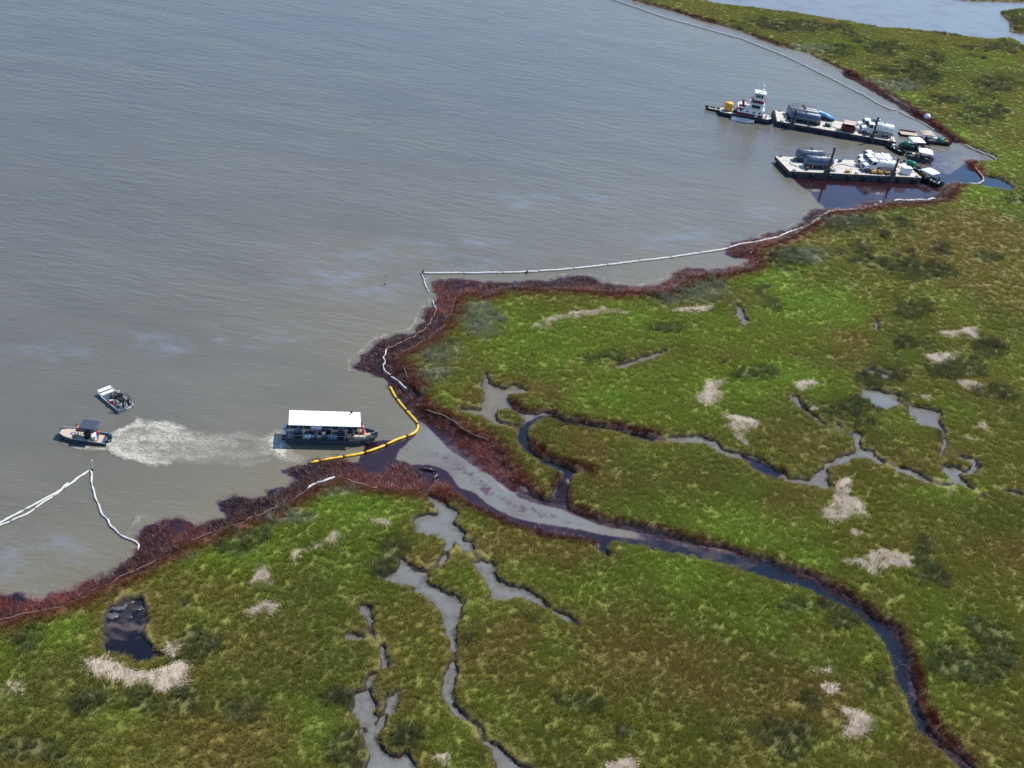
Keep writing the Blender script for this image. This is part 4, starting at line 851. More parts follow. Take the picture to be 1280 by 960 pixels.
q = MB(); rl = [(-LL/2+0.1, -1.6, 1.55), (r1, -1.6, 1.6), (LL/2-2.2, -1.5, 1.65), (LL/2-0.6, -0.75, 1.75), (LL/2+0.25, 0, 1.8), (LL/2-0.6, 0.75, 1.75), (LL/2-2.2, 1.5, 1.65), (r1, 1.6, 1.6), (-LL/2+0.1, 1.6, 1.55)]
q.tube(rl[2:7], 0.035); 
for p in rl[2:7]: q.cyl((p[0]-0.1, p[1]*0.97, 1.1), p, 0.03)
q.build('bow_rail', M_ALU, wb)
q = MB(); q.tube([(-LL/2+0.1, -1.6, 1.5), (r1, -1.6, 1.5)], 0.025); q.tube([(-LL/2+0.1, 1.6, 1.5), (r1, 1.6, 1.5)], 0.025); q.build('side_rail', M_ALU, wb)
q = MB(); q.box((LL/2-2.6, -1.0, 0.85), (1.6, 0.5, 0.8)); q.box((LL/2-1.5, -0.6, 0.95), (0.9, 0.45, 0.7), 0.5); q.build('bow_locker', M_TAN, wb)
q = MB(); q.box((1.2, 0.25, 0.95), (0.8, 1.0, 1.0)); q.box((1.15, 0.25, 1.5), (0.25, 0.9, 0.35)); q.build('console', M_ALUD, wb)
q = MB(); q.box((-2.2, -0.9, 0.70), (1.3, 0.55, 0.5)); q.build('bench', M_ALU, wb)
q = MB(); q.box((-2.2, 0.8, 0.75), (1.5, 0.7, 0.6)); q.build('bench', M_ALU, wb)
outboard(wb, -LL/2-0.2, -0.65, 0.75, M_WHITE, 1.25); outboard(wb, -LL/2-0.2, 0.65, 0.75, M_WHITE, 1.25)
def onboard(name, root, x, y, z, label, cat, parts, rz=0.0, group=None):
    p = loc2w(root, x, y, z); e = empty(name, p, root.rotation_euler[2]+rz, label, cat, group)
    for nm, b, m in parts: b.build(nm, m, e)
    return e
def cooler(root, x, y, z, m, ml, label, s=1.0):
    b = MB().box((0, 0, 0.22*s), (0.95*s, 0.5*s, 0.44*s)); l = MB().box((0, 0, 0.48*s), (1.0*s, 0.54*s, 0.09*s)); h = MB().tube([(0.5*s, -0.2*s, 0.3*s), (0.58*s, 0, 0.32*s), (0.5*s, 0.2*s, 0.3*s)], 0.02)
    return onboard('ice_chest', root, x, y, z, label, 'ice chest', [('body', b, m), ('lid', l, ml), ('handle', h, M_BLACK)])
cooler(wb, 0.0, -1.05, 0.46, M_COOL, M_COOL, 'slate blue ice chest amidships on the covered workboat', 1.3)
cooler(wb, -3.4, -0.9, 0.46, M_WHITE, M_WHITE, 'white ice chest near the stern of the covered workboat', 1.0)
def drum(root, x, y, z, m, label, lying=False, s=1.0):
    b = MB().rev((0, 0, 0), (0, 0, 0.9*s), [(0, 0.27*s), (0.03, 0.29*s), (0.29*s, 0.28*s), (0.3*s, 0.30*s), (0.32*s, 0.28*s), (0.6*s, 0.28*s), (0.62*s, 0.30*s), (0.64*s, 0.28*s), (0.88*s, 0.29*s)], 14)
    l = MB().cyl((0, 0, 0.87*s), (0, 0, 0.9*s), 0.25*s, n=14)
    return onboard('drum', root, x, y, z, label, 'drum', [('shell', b, m), ('lid', l, M_DARK)])
drum(wb, -4.6, 0.6, 0.46, M_SHIRTB, 'blue drum at the stern of the covered workboat')
drum(wb, 2.6, 0.9, 0.46, M_DBLUE, 'dark blue drum behind the console of the covered workboat')
def heap(root, x, y, z, m, label, name='tarp_bundle', cat='bundle', s=(0.6, 0.4, 0.35), seed=1, rz=0.0):
    r = random.Random(seed); rings = []; n = 10
    for l, (zz, k) in enumerate(((0, 1.0), (0.35, 1.05), (0.75, 0.75), (1.0, 0.3))):
        rings.append([(s[0]*k*math.cos(i*6.283/n)*r.uniform(0.8, 1.15), s[1]*k*math.sin(i*6.283/n)*r.uniform(0.8, 1.15), s[2]*zz*r.uniform(0.85, 1.1)) for i in range(n)])
    b = MB().loft(rings); p = loc2w(root, x, y, z); o = b.build(name, m, None, True); o.location = p; o.rotation_euler = (0, 0, root.rotation_euler[2]+rz); return tag(o, label, cat)
heap(wb, LL/2-1.9, 0.2, 0.5, M_ORANGE, 'orange life vests heaped on the foredeck of the covered workboat', 'vest_heap', 'life vests', (0.5, 0.4, 0.4), 2)
heap(wb, LL/2-2.4, 0.9, 0.5, M_TAN, 'tan absorbent bags on the foredeck of the covered workboat', 'bag_heap', 'bags', (0.7, 0.4, 0.45), 3)
heap(wb, -0.9, 0.9, 0.46, M_DBLUE, 'dark blue tarp bundle on the workboat floor', 'tarp_bundle', 'bundle', (0.8, 0.4, 0.5), 5)
W = rz
person(loc2w(wb, LL/2-2.1, -0.1, 0.46), W+2.2, 'stand', M_ORANGE, M_JEANS, 'worker in orange top and white hard hat on the foredeck', helmet=M_WHITE)
person(loc2w(wb, LL/2-2.9, 0.6, 0.46), W+0.3, 'bend', M_RED, M_KHAKI, 'worker in red shirt bending at the front edge of the white roof', cap=M_BLACK)
person(loc2w(wb, 2.7, -0.6, 0.46), W+0.2, 'stand', M_SHIRTD, M_SHIRTD, 'worker in dark clothes standing behind the foredeck under the roof')
person(loc2w(wb, 1.9, -1.1, 0.46), W+0.4, 'stand', M_KHAKI, M_JEANS, 'worker in khaki shirt at the near rail of the covered workboat', cap=M_KHAKI)
person(loc2w(wb, -1.2, -1.15, 0.46), W-1.3, 'stand', M_SHIRTW, M_JEANS, 'worker in white shirt at the near rail amidships')
person(loc2w(wb, -2.3, -0.85, 0.48), W-1.5, 'sit', M_SHIRTB, M_JEANS, 'worker in blue shirt seated on the bench under the roof', cap=M_RED)
person(loc2w(wb, -3.9, -0.7, 0.46), W+2.8, 'stand', M_SHIRTW, M_SHIRTB, 'worker in white top standing near the stern rail')
person(loc2w(wb, -4.8, -0.8, 0.46), W+1.2, 'bend', M_SHIRTB, M_SHIRTD, 'worker in blue shirt bending at the stern of the covered workboat')

# ------------------------------------------------------------------ skiff with the dark canopy
c, rz, Lb = frame((132, 551), (77, 545), 0); print('skiff', Lb)
sk = empty('canopy_skiff', c, rz, 'aluminium skiff with square dark blue canopy throwing the long foam wake', 'boat'); Ls = 6.6
sk.rotation_euler[1] = -0.05
o = hull(Ls, 2.3, 0.58, 2.0, bow=0.42, draft=0.25, wall=0.09, floor=0.22, rake=0.7, sheer=0.3).build('hull', M_ALUD, sk)
MB().box((-0.2, 0, 0.26), (4.6, 2.0, 0.04)).build('floor_deck', M_TAN, sk)
MB().prism([(1.3, -0.98), (1.3, 0.98), (2.3, 0.83), (3.0, 0.5), (3.0, -0.5), (2.3, -0.83)], 0.50, 0.60).build('bow_deck', M_TAN, sk)
b = MB()
for s in (1, -1): b.tube([(-Ls/2, s*1.15, 0.59), (1.3, s*1.15, 0.59), (2.3, s*0.97, 0.72), (3.0, s*0.62, 0.86)], 0.05)
b.build('gunwale', M_ALU, sk)
b = MB(); b.box((-0.8, 0, 2.45), (2.1, 2.0, 0.07)); b.box((-0.8, 0.98, 2.36), (2.1, 0.05, 0.16)); b.box((-0.8, -0.98, 2.36), (2.1, 0.05, 0.16)); b.build('canopy', M_DBLUE, sk)
b = MB()
for x in (-1.7, 0.1):
    for s in (1, -1): MB().tube([(x*0.9-0.08, s*0.8, 0.3), (x, s*0.95, 2.4)], 0.03).build('canopy_post', M_ALU, sk)
MB().box((-0.5, 0, 0.75), (0.6, 0.8, 0.95)).build('console', M_DARK, sk); MB().box((-0.2, 0, 1.4), (0.04, 0.75, 0.4), ry=-0.3).build('windscreen', M_GLASS, sk)
MB().box((-1.4, 0, 0.6), (0.5, 1.1, 0.6)).build('seat', M_SHIRTW, sk)
outboard(sk, -Ls/2-0.15, 0, 0.45, M_DBLUE, 1.2)
person(loc2w(sk, 0.75, -0.35, 0.3), rz+0.4, 'stand', M_SHIRTW, M_RED, 'person with orange vest and black cap standing ahead of the canopy', skin=M_SKIN2, cap=M_BLACK, vest=M_ORANGE)
person(loc2w(sk, -0.95, 0.1, 0.28), rz, 'stand', M_SHIRTD, M_SHIRTD, 'driver in dark clothes under the dark blue canopy')
person(loc2w(sk, -2.05, 0.35, 0.28), rz-0.3, 'stand', M_RED, M_SHIRTB, 'person in red vest standing behind the dark blue canopy', vest=M_RED)
heap(sk, 1.25, 0.1, 0.62, M_SHIRTW, 'white sack on the bow deck of the canopy skiff', 'sack', 'sack', (0.35, 0.28, 0.28), 7)
heap(sk, -0.1, -0.6, 0.28, M_SHIRTB, 'blue and white bag by the console of the canopy skiff', 'bag', 'bag', (0.35, 0.2, 0.3), 8)

# ------------------------------------------------------------------ airboat
c, rz, Lb = frame((160, 515), (128, 489), 0); print('airboat', Lb)
ab = empty('airboat', c, rz, 'flat grey airboat with round propeller cage at its stern', 'boat'); La = 5.6
hull(La, 2.35, 0.45, 1.4, bow=0.88, draft=0.12, wall=0.08, floor=0.16, rake=0.9, sheer=0.35, flare=0.95).build('hull', M_ALU, ab)
b = MB(); b.box((1.9, 0, 0.42), (0.5, 1.9, 0.32)); b.build('bow_locker', M_WHITE, ab)
MB().tube([(-La/2, 1.16, 0.47), (1.4, 1.16, 0.47), (2.3, 1.08, 0.62), (2.75, 1.0, 0.8), (2.75, -1.0, 0.8), (2.3, -1.08, 0.62), (1.4, -1.16, 0.47), (-La/2, -1.16, 0.47), (-La/2, 1.16, 0.47)], 0.045).build('gunwale', M_WHITE, ab)
MB().box((2.45, 0, 0.72), (0.4, 1.9, 0.05)).build('bow_deck', M_WHITE, ab)
MB().box((0.9, 0, 0.2), (1.4, 2.0, 0.04)).build('floor_deck', M_ALUD, ab); MB().box((0.05, 0, 0.42), (0.35, 1.7, 0.35)).build('bench', M_WHITE, ab)
b = MB(); b.box((-0.75, 0, 1.15), (0.5, 1.3, 0.1)); b.box((-1.0, 0, 1.45), (0.1, 1.3, 0.55)); b.build('driver_seat', M_BLACK, ab)
b = MB()
for s in (1, -1):
    for x in (-1.0, -0.45): MB().tube([(x, s*0.6, 0.2), (x, s*0.55, 1.12)], 0.03).build('seat_leg', M_DARK, ab)
b = MB(); b.box((-1.55, 0, 1.15), (0.75, 0.5, 0.4)); b.cyl((-1.9, 0, 1.25), (-2.2, 0, 1.25), 0.12)
for s in (1, -1): b.box((-1.55, s*0.33, 1.3), (0.6, 0.2, 0.25)); b.tube([(-1.3, s*0.5, 0.2), (-1.6, s*0.2, 1.0), (-1.9, s*0.5, 0.2)], 0.04)
b.build('engine', M_DARK, ab)
b = MB()
for s in (1, -1): b.add([(-2.2, s*0.02, 1.25-0.07), (-2.25, s*0.02, 1.25+0.07), (-2.28, s*0.92, 1.25+0.03), (-2.2, s*0.92, 1.25-0.10), (-2.17, s*0.02, 1.21), (-2.22, s*0.02, 1.33), (-2.25, s*0.92, 1.29), (-2.17, s*0.92, 1.16)], [(0, 1, 2, 3), (4, 7, 6, 5), (0, 3, 7, 4), (1, 5, 6, 2), (3, 2, 6, 7)])
b.build('propeller', M_BLACK, ab)
b = MB()
for x, r_ in ((-1.95, 1.05), (-2.45, 1.05)): b.tube([(x, r_*math.cos(t_*6.283/20), 1.28+r_*math.sin(t_*6.283/20)) for t_ in range(20)], 0.035, closed=True)
for k in range(10):
    t_ = k*6.283/10; b.tube([(-1.95, 1.05*math.cos(t_), 1.28+1.05*math.sin(t_)), (-2.45, 1.05*math.cos(t_), 1.28+1.05*math.sin(t_)), (-2.55, 0.05*math.cos(t_), 1.28+0.05*math.sin(t_))], 0.018, 4)
for r_ in (0.35, 0.7): b.tube([(-2.5, r_*math.cos(t_*6.283/16), 1.28+r_*math.sin(t_*6.283/16)) for t_ in range(16)], 0.015, 4, closed=True)
b.build('propeller_cage', M_BLACK, ab)
b = MB()
for s in (1, -1): b.box((-2.75, s*0.4, 1.25), (0.45, 0.04, 1.3))
b.build('rudder', M_DARK, ab)
person(loc2w(ab, -0.82, 0.3, 0.72), rz, 'sit_reach', M_SHIRTD, M_JEANS, 'airboat driver in dark clothes on the raised seat')
person(loc2w(ab, -0.82, -0.32, 0.72), rz, 'sit', M_SHIRTD, M_JEANS, 'airboat passenger with white cap on the raised seat', cap=M_SHIRTW)
person(loc2w(ab, 0.0, 0.45, 0.15), rz, 'sit', M_SHIRTD, M_SHIRTD, 'airboat passenger in dark clothes on the low bench', skin=M_SKIN2, cap=M_BLACK)
heap(ab, -0.3, 0.75, 0.2, M_ORANGE, 'orange life vests piled at the near side of the airboat', 'vest_heap', 'life vests', (0.4, 0.25, 0.35), 9)
heap(ab, -1.0, 0.8, 0.2, M_RED, 'red fuel can lying at the near side of the airboat', 'fuel_can', 'fuel can', (0.25, 0.18, 0.35), 10)

# ------------------------------------------------------------------ barges
def barge(outline, z, label, ms, ntyre, spuds, name='deck_barge'):
    """outline: four deck corners (rear left, front left, front right, rear right) in photo pixels at deck height"""
    Q = [P(u, v, z) for u, v in outline]; cx = sum(q.x for q in Q)/4; cy = sum(q.y for q in Q)/4
    d = (Q[2]-Q[1])+(Q[3]-Q[0]); rz = math.atan2(d.y, d.x); Lx = d.length/2; wv = (Q[0]-Q[1])+(Q[3]-Q[2]); 
    nrm = Vector((-math.sin(rz), math.cos(rz), 0)); Wy = abs(wv.dot(nrm))/2; skew = wv.dot(Vector((math.cos(rz), math.sin(rz), 0)))/2
    root = empty(name, (cx, cy, 0), rz, label, 'barge'); print(name, round(Lx, 1), round(Wy, 1), 'skew', round(skew, 1))
    x, y = Lx/2, Wy/2; b = MB(); rake = 1.6; dz = z-0.06
    prof = [(-x, dz), (-x, dz*0.45), (-x+rake, -0.9), (x-rake, -0.9), (x, dz*0.45), (x, dz)]
    n = len(prof); b.add([(px, -y, pz) for px, pz in prof]+[(px, y, pz) for px, pz in prof], [tuple(range(n)), tuple(range(2*n-1, n-1, -1))]+[(i, n+i, n+(i+1) % n, (i+1) % n) for i in range(n)])
    b.build('hull', ms, root)
    nx = max(2, int(Lx/3.0)); ny = 3; proto = MB().box((0, 0, 0), (Lx/nx-0.05, Wy/ny-0.05, 0.06), bev=0.01).mesh('deck_panel', M_DECK)
    for i in range(nx):
        for k in range(ny):
            o = bpy.data.objects.new('deck_panel', proto); COL.objects.link(o); o.parent = root
            o.location = (-x+Lx*(i+0.5)/nx, -y+Wy*(k+0.5)/ny, z-0.03+random.uniform(-0.006, 0.006))
    b = MB(); 
    for s in (1, -1): b.box((0, s*(y+0.05), dz-0.12), (Lx, 0.14, 0.18)); b.box((0, s*(y+0.04), dz*0.4), (Lx-1.0, 0.1, 0.14))
    b.box((-x-0.05, 0, dz-0.12), (0.14, Wy+0.2, 0.18)); b.box((x+0.05, 0, dz-0.12), (0.14, Wy+0.2, 0.18))
    for i in range(int(Lx/1.5)): b.box((-x+0.9+i*1.5, -y-0.03, dz*0.5), (0.08, 0.08, dz*0.9))
    b.build('rub_rail', M_DARK, root)
    pt = MB(); R1, R2 = 0.42, 0.15
    ring = [[( (R1+R2*math.cos(a*6.283/6))*math.cos(t_*6.283/12), R2*math.sin(a*6.283/6), (R1+R2*math.cos(a*6.283/6))*math.sin(t_*6.283/12)) for a in range(6)] for t_ in range(12)]
    pt.loft(ring+[ring[0]], cap=False); tm = pt.mesh('tyre_fender', M_BLACK, True)
    for i in range(ntyre):
        o = bpy.data.objects.new('tyre_fender', tm); COL.objects.link(o); o.parent = root; o.location = (-x+2.0+(Lx-4.0)*i/max(1, ntyre-1)+random.uniform(-.6, .6), -y-0.25, dz*0.45)
    bt = MB(); 
    for dx in (-0.25, 0.25): bt.cyl((dx, 0, 0), (dx, 0, 0.42), 0.11, n=8)
    bt.box((0, 0, 0.02), (0.9, 0.35, 0.05)); bm_ = bt.mesh('bollard', M_DARK)
    for i in range(5):
        for s in (1, -1):
            o = bpy.data.objects.new('bollard', bm_); COL.objects.link(o); o.parent = root; o.location = (-x+1.2+(Lx-2.4)*i/4, s*(y-0.35), z)
    return root, Lx, Wy
def spud(root, u, v, top, Wy, z, h, m, square=True):
    """u,v = where it passes the deck edge; top = height above the deck"""
    q = P(u, v, z)-root.location; c_, s_ = math.cos(-root.rotation_euler[2]), math.sin(-root.rotation_euler[2]); x = c_*q.x-s_*q.y; y = -Wy/2+0.45
    b = MB(); b.box((x, y, (z+h-2.2)/2), (0.38, 0.38, z+h+2.2), bev=0.03); o = b.build('spud', m, root)
    MB().rev((x, y, z+h-0.1), (x, y, z+h+0.3), [(0, 0.35), (0.2, 0.35), (0.3, 0.2)], 8).build('sheave', M_DARK if m is not M_TAN else M_WHITE, o)
    w_ = MB(); w_.box((x, y-0.42, z+0.4), (0.9, 0.12, 0.9)); w_.box((x, y+0.42, z+0.4), (0.9, 0.12, 0.9)); w_.box((x-0.42, y, z+0.4), (0.12, 0.7, 0.9)); w_.box((x+0.42, y, z+0.4), (0.12, 0.7, 0.9)); w_.build('spud_well', M_SIDE, root)
    w_ = MB(); w_.box((x, y-0.50, z*0.45), (1.1, 0.25, z*1.1)); w_.build('spud_bracket', M_SIDE, root)
ZB = 1.5
nb, NL, NW = barge([(967, 195), (989, 214), (1153, 222), (1130, 203.5)], ZB, 'nearer deck barge with three white vacuum trucks, moored beside black oily water', M_SIDE, 8, None)
fb, FL, FW = barge([(966, 137), (974, 152), (1122, 177.5), (1112, 163)], ZB, 'farther deck barge with dark blue side pushed by the tugboat', M_SIDE2, 7, None)
spud(nb, 1035, 216, 0, NW, ZB, 6.0, mat('rusty_brown_steel', (0.10, 0.055, 0.04), 0.7, var=0.3, dirt=0.4)); spud(nb, 1118, 221, 0, NW, ZB, 4.2, M_DARK)
spud(fb, 991, 156, 0, FW, ZB, 3.4, M_DARK); spud(fb, 1090, 171, 0, FW, ZB, 5.2, M_DARK)
def to_local(root, u, v, z):
    q = P(u, v, z)-root.location; c_, s_ = math.cos(-root.rotation_euler[2]), math.sin(-root.rotation_euler[2]); return c_*q.x-s_*q.y, s_*q.x+c_*q.y

def tank(root, x, y, z, L_, r, m, label, rz=0.0, ribs=3, walk=True, skid=True, group=None):
    p = loc2w(root, x, y, z); e = empty('storage_tank', p, root.rotation_euler[2]+rz, label, 'tank', group)
    zc = r+0.35; d = r*0.35
    MB().rev((-L_/2, 0, zc), (L_/2, 0, zc), [(0, r*0.3), (d*0.25, r*0.7), (d*0.6, r*0.92), (d, r), (L_-d, r), (L_-d*0.6, r*0.92), (L_-d*0.25, r*0.7), (L_, r*0.3)], 20).build('shell', m, e, True)
    for i in range(ribs):
        xx = -L_/2+d+(L_-2*d)*(i+0.5)/ribs; MB().rev((xx-0.06, 0, zc), (xx+0.06, 0, zc), [(0, r+0.05), (0.12, r+0.05)], 20).build('band', m, e)
    if skid:
        b = MB()
        for s in (1, -1): b.box((0, s*r*0.7, 0.12), (L_*0.98, 0.18, 0.24))
        for i in range(4): b.box((-L_*0.4+L_*0.8*i/3, 0, 0.3), (0.25, r*1.5, 0.4))
        b.build('skid', M_DARK, e)
    b = MB(); b.rev((0, 0, zc+r-0.05), (0, 0, zc+r+0.25), [(0, 0.3), (0.2, 0.3), (0.22, 0.36), (0.3, 0.34)], 12); b.build('manhole', M_DARK, e)
    if walk:
        b = MB(); b.tube([(-L_*0.42, -r*0.5, zc+r*1.15), (L_*0.42, -r*0.5, zc+r*1.15)], 0.035); b.tube([(-L_*0.42, r*0.5, zc+r*1.15), (L_*0.42, r*0.5, zc+r*1.15)], 0.035)
        for i in range(5):
            for s in (1, -1): xx = -L_*0.42+L_*0.84*i/4; b.cyl((xx, s*r*0.5, zc+r*0.8), (xx, s*r*0.5, zc+r*1.15), 0.03, n=6)
        b.build('handrail', M_DARK, e)
    b = MB(); b.tube([(-L_*0.45, -r*1.02, zc-r*0.1), (L_*0.45, -r*1.02, zc-r*0.1)], 0.06); b.tube([(-L_*0.3, -r*0.9, zc-r*0.5), (-L_*0.3, -r*1.25, zc-r*0.7), (-L_*0.3, -r*1.3, 0.3)], 0.07); b.tube([(L_*0.1, -r*0.9, zc-r*0.5), (L_*0.1, -r*1.2, 0.4)], 0.07); b.build('pipework', M_ALU, e)
    return e
x1, y1 = to_local(nb, 1007, 208, ZB); x2, y2 = to_local(nb, 1045, 211, ZB)
gt = 'blue-grey pressure tanks on the barges'
Lt = 7.2
tank(nb, -NL/2+8.2+0.3, -NW/2+3.1, ZB, Lt, 1.3, M_TANK, 'front blue-grey tank on the nearer barge, beside the leaning-looking post')
tank(nb, -NL/2+8.0, NW/2-1.9, ZB, Lt, 1.3, M_TANK, 'rear blue-grey tank on the nearer barge, half hidden by the front one')
tank(fb, -FL/2+7.2, -FW/2+2.7, ZB, 8.0, 1.25, M_TANK, 'front blue-grey tank near the tugboat end of the farther barge')
tank(fb, -FL/2+7.0, -FW/2+5.35, ZB, 8.0, 1.25, M_TANKG, 'grey tank behind the front one at the tugboat end')
if FW > 7.5: tank(fb, -FL/2+6.8, FW/2-1.3, ZB, 8.0, 1.2, M_TANKG, 'rearmost grey tank with dark handrail at the tugboat end')

def truck(root, x, y, z, label, L_=8.6, tankm=None, rz=math.pi, group=None, tr=0.95, cabm=None):
    """vacuum truck, nose along local +x after rz"""
    p = loc2w(root, x, y, z); e = empty('vacuum_truck', p, root.rotation_euler[2]+rz, label, 'truck', group); cm = cabm or M_WHITE
    b = MB(); b.box((0, 0.42, 0.75), (L_*0.96, 0.12, 0.25)); b.box((0, -0.42, 0.75), (L_*0.96, 0.12, 0.25)); b.box((-L_/2+0.15, 0, 0.7), (0.2, 2.2, 0.35)); b.build('chassis', M_DARK, e)
    xf = L_/2
    def prof(pr, w_, nm, m):
        n = len(pr); q = MB(); q.add([(a, -w_*t2, c_) for a, c_, t2 in pr]+[(a, w_*t2, c_) for a, c_, t2 in pr], [tuple(range(n)), tuple(range(2*n-1, n-1, -1))]+[(i, n+i, n+(i+1) % n, (i+1) % n) for i in range(n)]); return q.build(nm, m, e)
    prof([(xf-1.35, 0.6, 1), (xf-0.05, 0.6, 1), (xf, 0.9, 1), (xf-0.1, 1.55, 0.9), (xf-1.35, 1.85, 0.95)], 0.98, 'hood', cm)
    prof([(xf-3.1, 0.6, 1), (xf-1.3, 0.6, 1), (xf-1.3, 1.85, 1), (xf-1.65, 2.75, 0.93), (xf-2.0, 2.85, 0.9), (xf-3.1, 2.85, 0.93)], 1.16, 'cab', cm)
    q = MB(); q.add([(xf-1.29, -0.98, 1.93), (xf-1.29, 0.98, 1.93), (xf-1.61, 0.92, 2.68), (xf-1.61, -0.92, 2.68), (xf-1.36, -0.98, 1.93), (xf-1.36, 0.98, 1.93), (xf-1.68, 0.92, 2.68), (xf-1.68, -0.92, 2.68)], [(0, 1, 2, 3), (7, 6, 5, 4), (0, 4, 5, 1), (3, 2, 6, 7), (0, 3, 7, 4), (1, 5, 6, 2)]); q.build('windscreen', M_GLASS, e)
    for s in (1, -1):
        MB().box((xf-2.15, s*1.15, 2.25), (0.9, 0.05, 0.65)).build('side_window', M_GLASS, e)
        MB().box((xf-0.05, s*0.75, 1.05), (0.1, 0.28, 0.22)).build('headlight', M_ALU, e)
        MB().box((xf-1.5, s*1.38, 2.2), (0.1, 0.25, 0.45)).build('mirror', M_DARK, e)
        q = MB(); q.rev((xf-0.75, s*0.75, 0.5), (xf-0.75, s*1.2, 0.5), [(0, 0.62), (0.45, 0.62)], 10); 
        MB().box((xf-0.8, s*1.02, 1.12), (1.25, 0.42, 0.12)).build('fender', cm, e)
    MB().box((xf+0.05, 0, 0.6), (0.2, 2.2, 0.32)).build('bumper', M_ALU, e); MB().box((xf-0.0, 0, 1.15), (0.08, 1.1, 0.6)).build('grille', M_DARK, e)
    wm = MB().rev((0, -0.17, 0), (0, 0.17, 0), [(0, 0.3), (0.01, 0.48), (0.06, 0.52), (0.28, 0.52), (0.33, 0.48), (0.34, 0.3)], 14).mesh('wheel', M_BLACK); rm = MB().rev((0, -0.18, 0), (0, 0.18, 0), [(0, 0.12), (0.02, 0.28), (0.34, 0.28), (0.36, 0.12)], 10).mesh('rim', M_ALU)
    for xx in (xf-0.85, -xf+1.1, -xf+2.35):
        for s in (1, -1):
            o = bpy.data.objects.new('wheel', wm); COL.objects.link(o); o.parent = e; o.location = (xx, s*0.98, 0.52); o2 = bpy.data.objects.new('rim', rm); COL.objects.link(o2); o2.parent = o
    Lk = L_-3.6; xc = -xf+Lk/2+0.25; zc = 0.95+tr
    MB().rev((xc-Lk/2, 0, zc), (xc+Lk/2, 0, zc), [(0, tr*0.4), (0.1, tr*0.8), (0.25, tr), (Lk-0.25, tr), (Lk-0.1, tr*0.8), (Lk, tr*0.4)], 18).build('tank', tankm or M_WHITE, e, True)
    for i in range(4):
        xx = xc-Lk/2+0.5+(Lk-1.0)*i/3; MB().rev((xx-0.05, 0, zc), (xx+0.05, 0, zc), [(0, tr+0.045), (0.1, tr+0.045)], 18).build('band', tankm or M_WHITE, e)
    b = MB(); b.rev((xc, 0, zc+tr-0.05), (xc, 0, zc+tr+0.25), [(0, 0.3), (0.25, 0.3), (0.3, 0.2)], 10); b.rev((xc-1.3, 0, zc+tr-0.05), (xc-1.3, 0, zc+tr+0.2), [(0, 0.18), (0.2, 0.16)], 8); b.build('hatch', M_ALU, e)
    b = MB(); b.rev((xf-3.4, 0.5, 1.0), (xf-3.4, 0.5, 3.1), [(0, 0.11), (2.1, 0.1)], 8); b.build('exhaust_stack', M_ALU, e)
    b = MB()
    for s in (0.2, -0.2): b.tube([(xc-Lk/2-0.15, s, 0.9), (xc-Lk/2-0.1, s, zc+tr+0.1)], 0.025, 5)
    for i in range(6): b.tube([(xc-Lk/2-0.14, -0.2, 1.0+i*0.33), (xc-Lk/2-0.14, 0.2, 1.0+i*0.33)], 0.02, 4)
    b.build('ladder', M_ALU, e)
    b = MB(); b.box((xc, -tr-0.08, 1.05), (Lk*0.7, 0.25, 0.35)); b.box((xc, tr+0.08, 1.05), (Lk*0.7, 0.25, 0.35)); b.build('hose_tray', M_ALU, e)
    return e
tg = 'white vacuum trucks parked side by side on the nearer barge'
xr = NL/2-1.0
xt, yt = to_local(nb, 1093, 210, ZB); print('truck local', xt, yt, NL, NW)
truck(nb, xt+0.0, -NW/2+2.7, ZB, 'white vacuum truck parked nearest the viewer on the nearer barge', 8.6, group=tg)
truck(nb, xt+0.2, -NW/2+5.4, ZB, 'middle one of the three white vacuum trucks on the nearer barge', 8.6, group=tg)
truck(nb, xt+1.2, NW/2-1.1, ZB, 'rearmost of the three white vacuum trucks on the nearer barge', 8.2, group=tg, tr=0.8)
xt, yt = to_local(fb, 1090, 163, ZB); print('truck far', xt, yt, FL, FW)
truck(fb, xt+0.6, -FW/2+2.9, ZB, 'white vacuum truck with big banded tank on the farther barge', 8.4, group=None, tr=1.2)
truck(fb, xt-0.6, -FW/2+5.6, ZB, 'white truck with dark green tank behind the big banded one', 7.6, tankm=M_DGREEN, tr=1.1)

def tote(root, x, y, z, label, s=(1.9, 1.5, 1.5), m=None, rz=0.0, name='storage_bin', cat='bin'):
    p = loc2w(root, x, y, z); e = empty(name, p, root.rotation_euler[2]+rz, label, cat)
    MB().box((0, 0, s[2]/2+0.12), s, bev=0.04).build('body', m or M_WHITE, e); MB().box((0, 0, s[2]+0.16), (s[0]+0.08, s[1]+0.08, 0.1), bev=0.02).build('lid', m or M_WHITE, e)
    b = MB()
    for sx in (-1, 1):
        for k in (-0.35, 0, 0.35): b.box((k*s[0], sx*(s[1]/2+0.02), s[2]/2+0.12), (0.08, 0.06, s[2]*0.96))
    b.build('side_rib', m or M_WHITE, e); b = MB()
    for k in (-0.35, 0.35): b.box((k*s[0], 0, 0.06), (0.2, s[1], 0.12))
    b.build('skid', M_DARK, e); return e
x, y = to_local(nb, 1130, 216, ZB); tote(nb, x, -NW/2+1.9, ZB, 'white box bin at the right end of the nearer barge', (2.3, 1.6, 1.5))
def pallet_stack(root, x, y, z, n, label, rz=0.0):
    p = loc2w(root, x, y, z); e = empty('pallet_stack', p, root.rotation_euler[2]+rz, label, 'pallets')
    b = MB()
    for i in range(n):
        pl_ = MB()
        for k in range(5): pl_.box((-0.5+k*0.25, 0, i*0.17+0.14), (0.15, 1.1, 0.03), bev=0.004)
        for k in (-0.48, 0, 0.48): pl_.box((0, k, i*0.17+0.06), (1.15, 0.09, 0.10), bev=0.005)
        pl_.build('pallet', M_WOOD, e)
    return e
x, y = to_local(nb, 1102, 216, ZB)
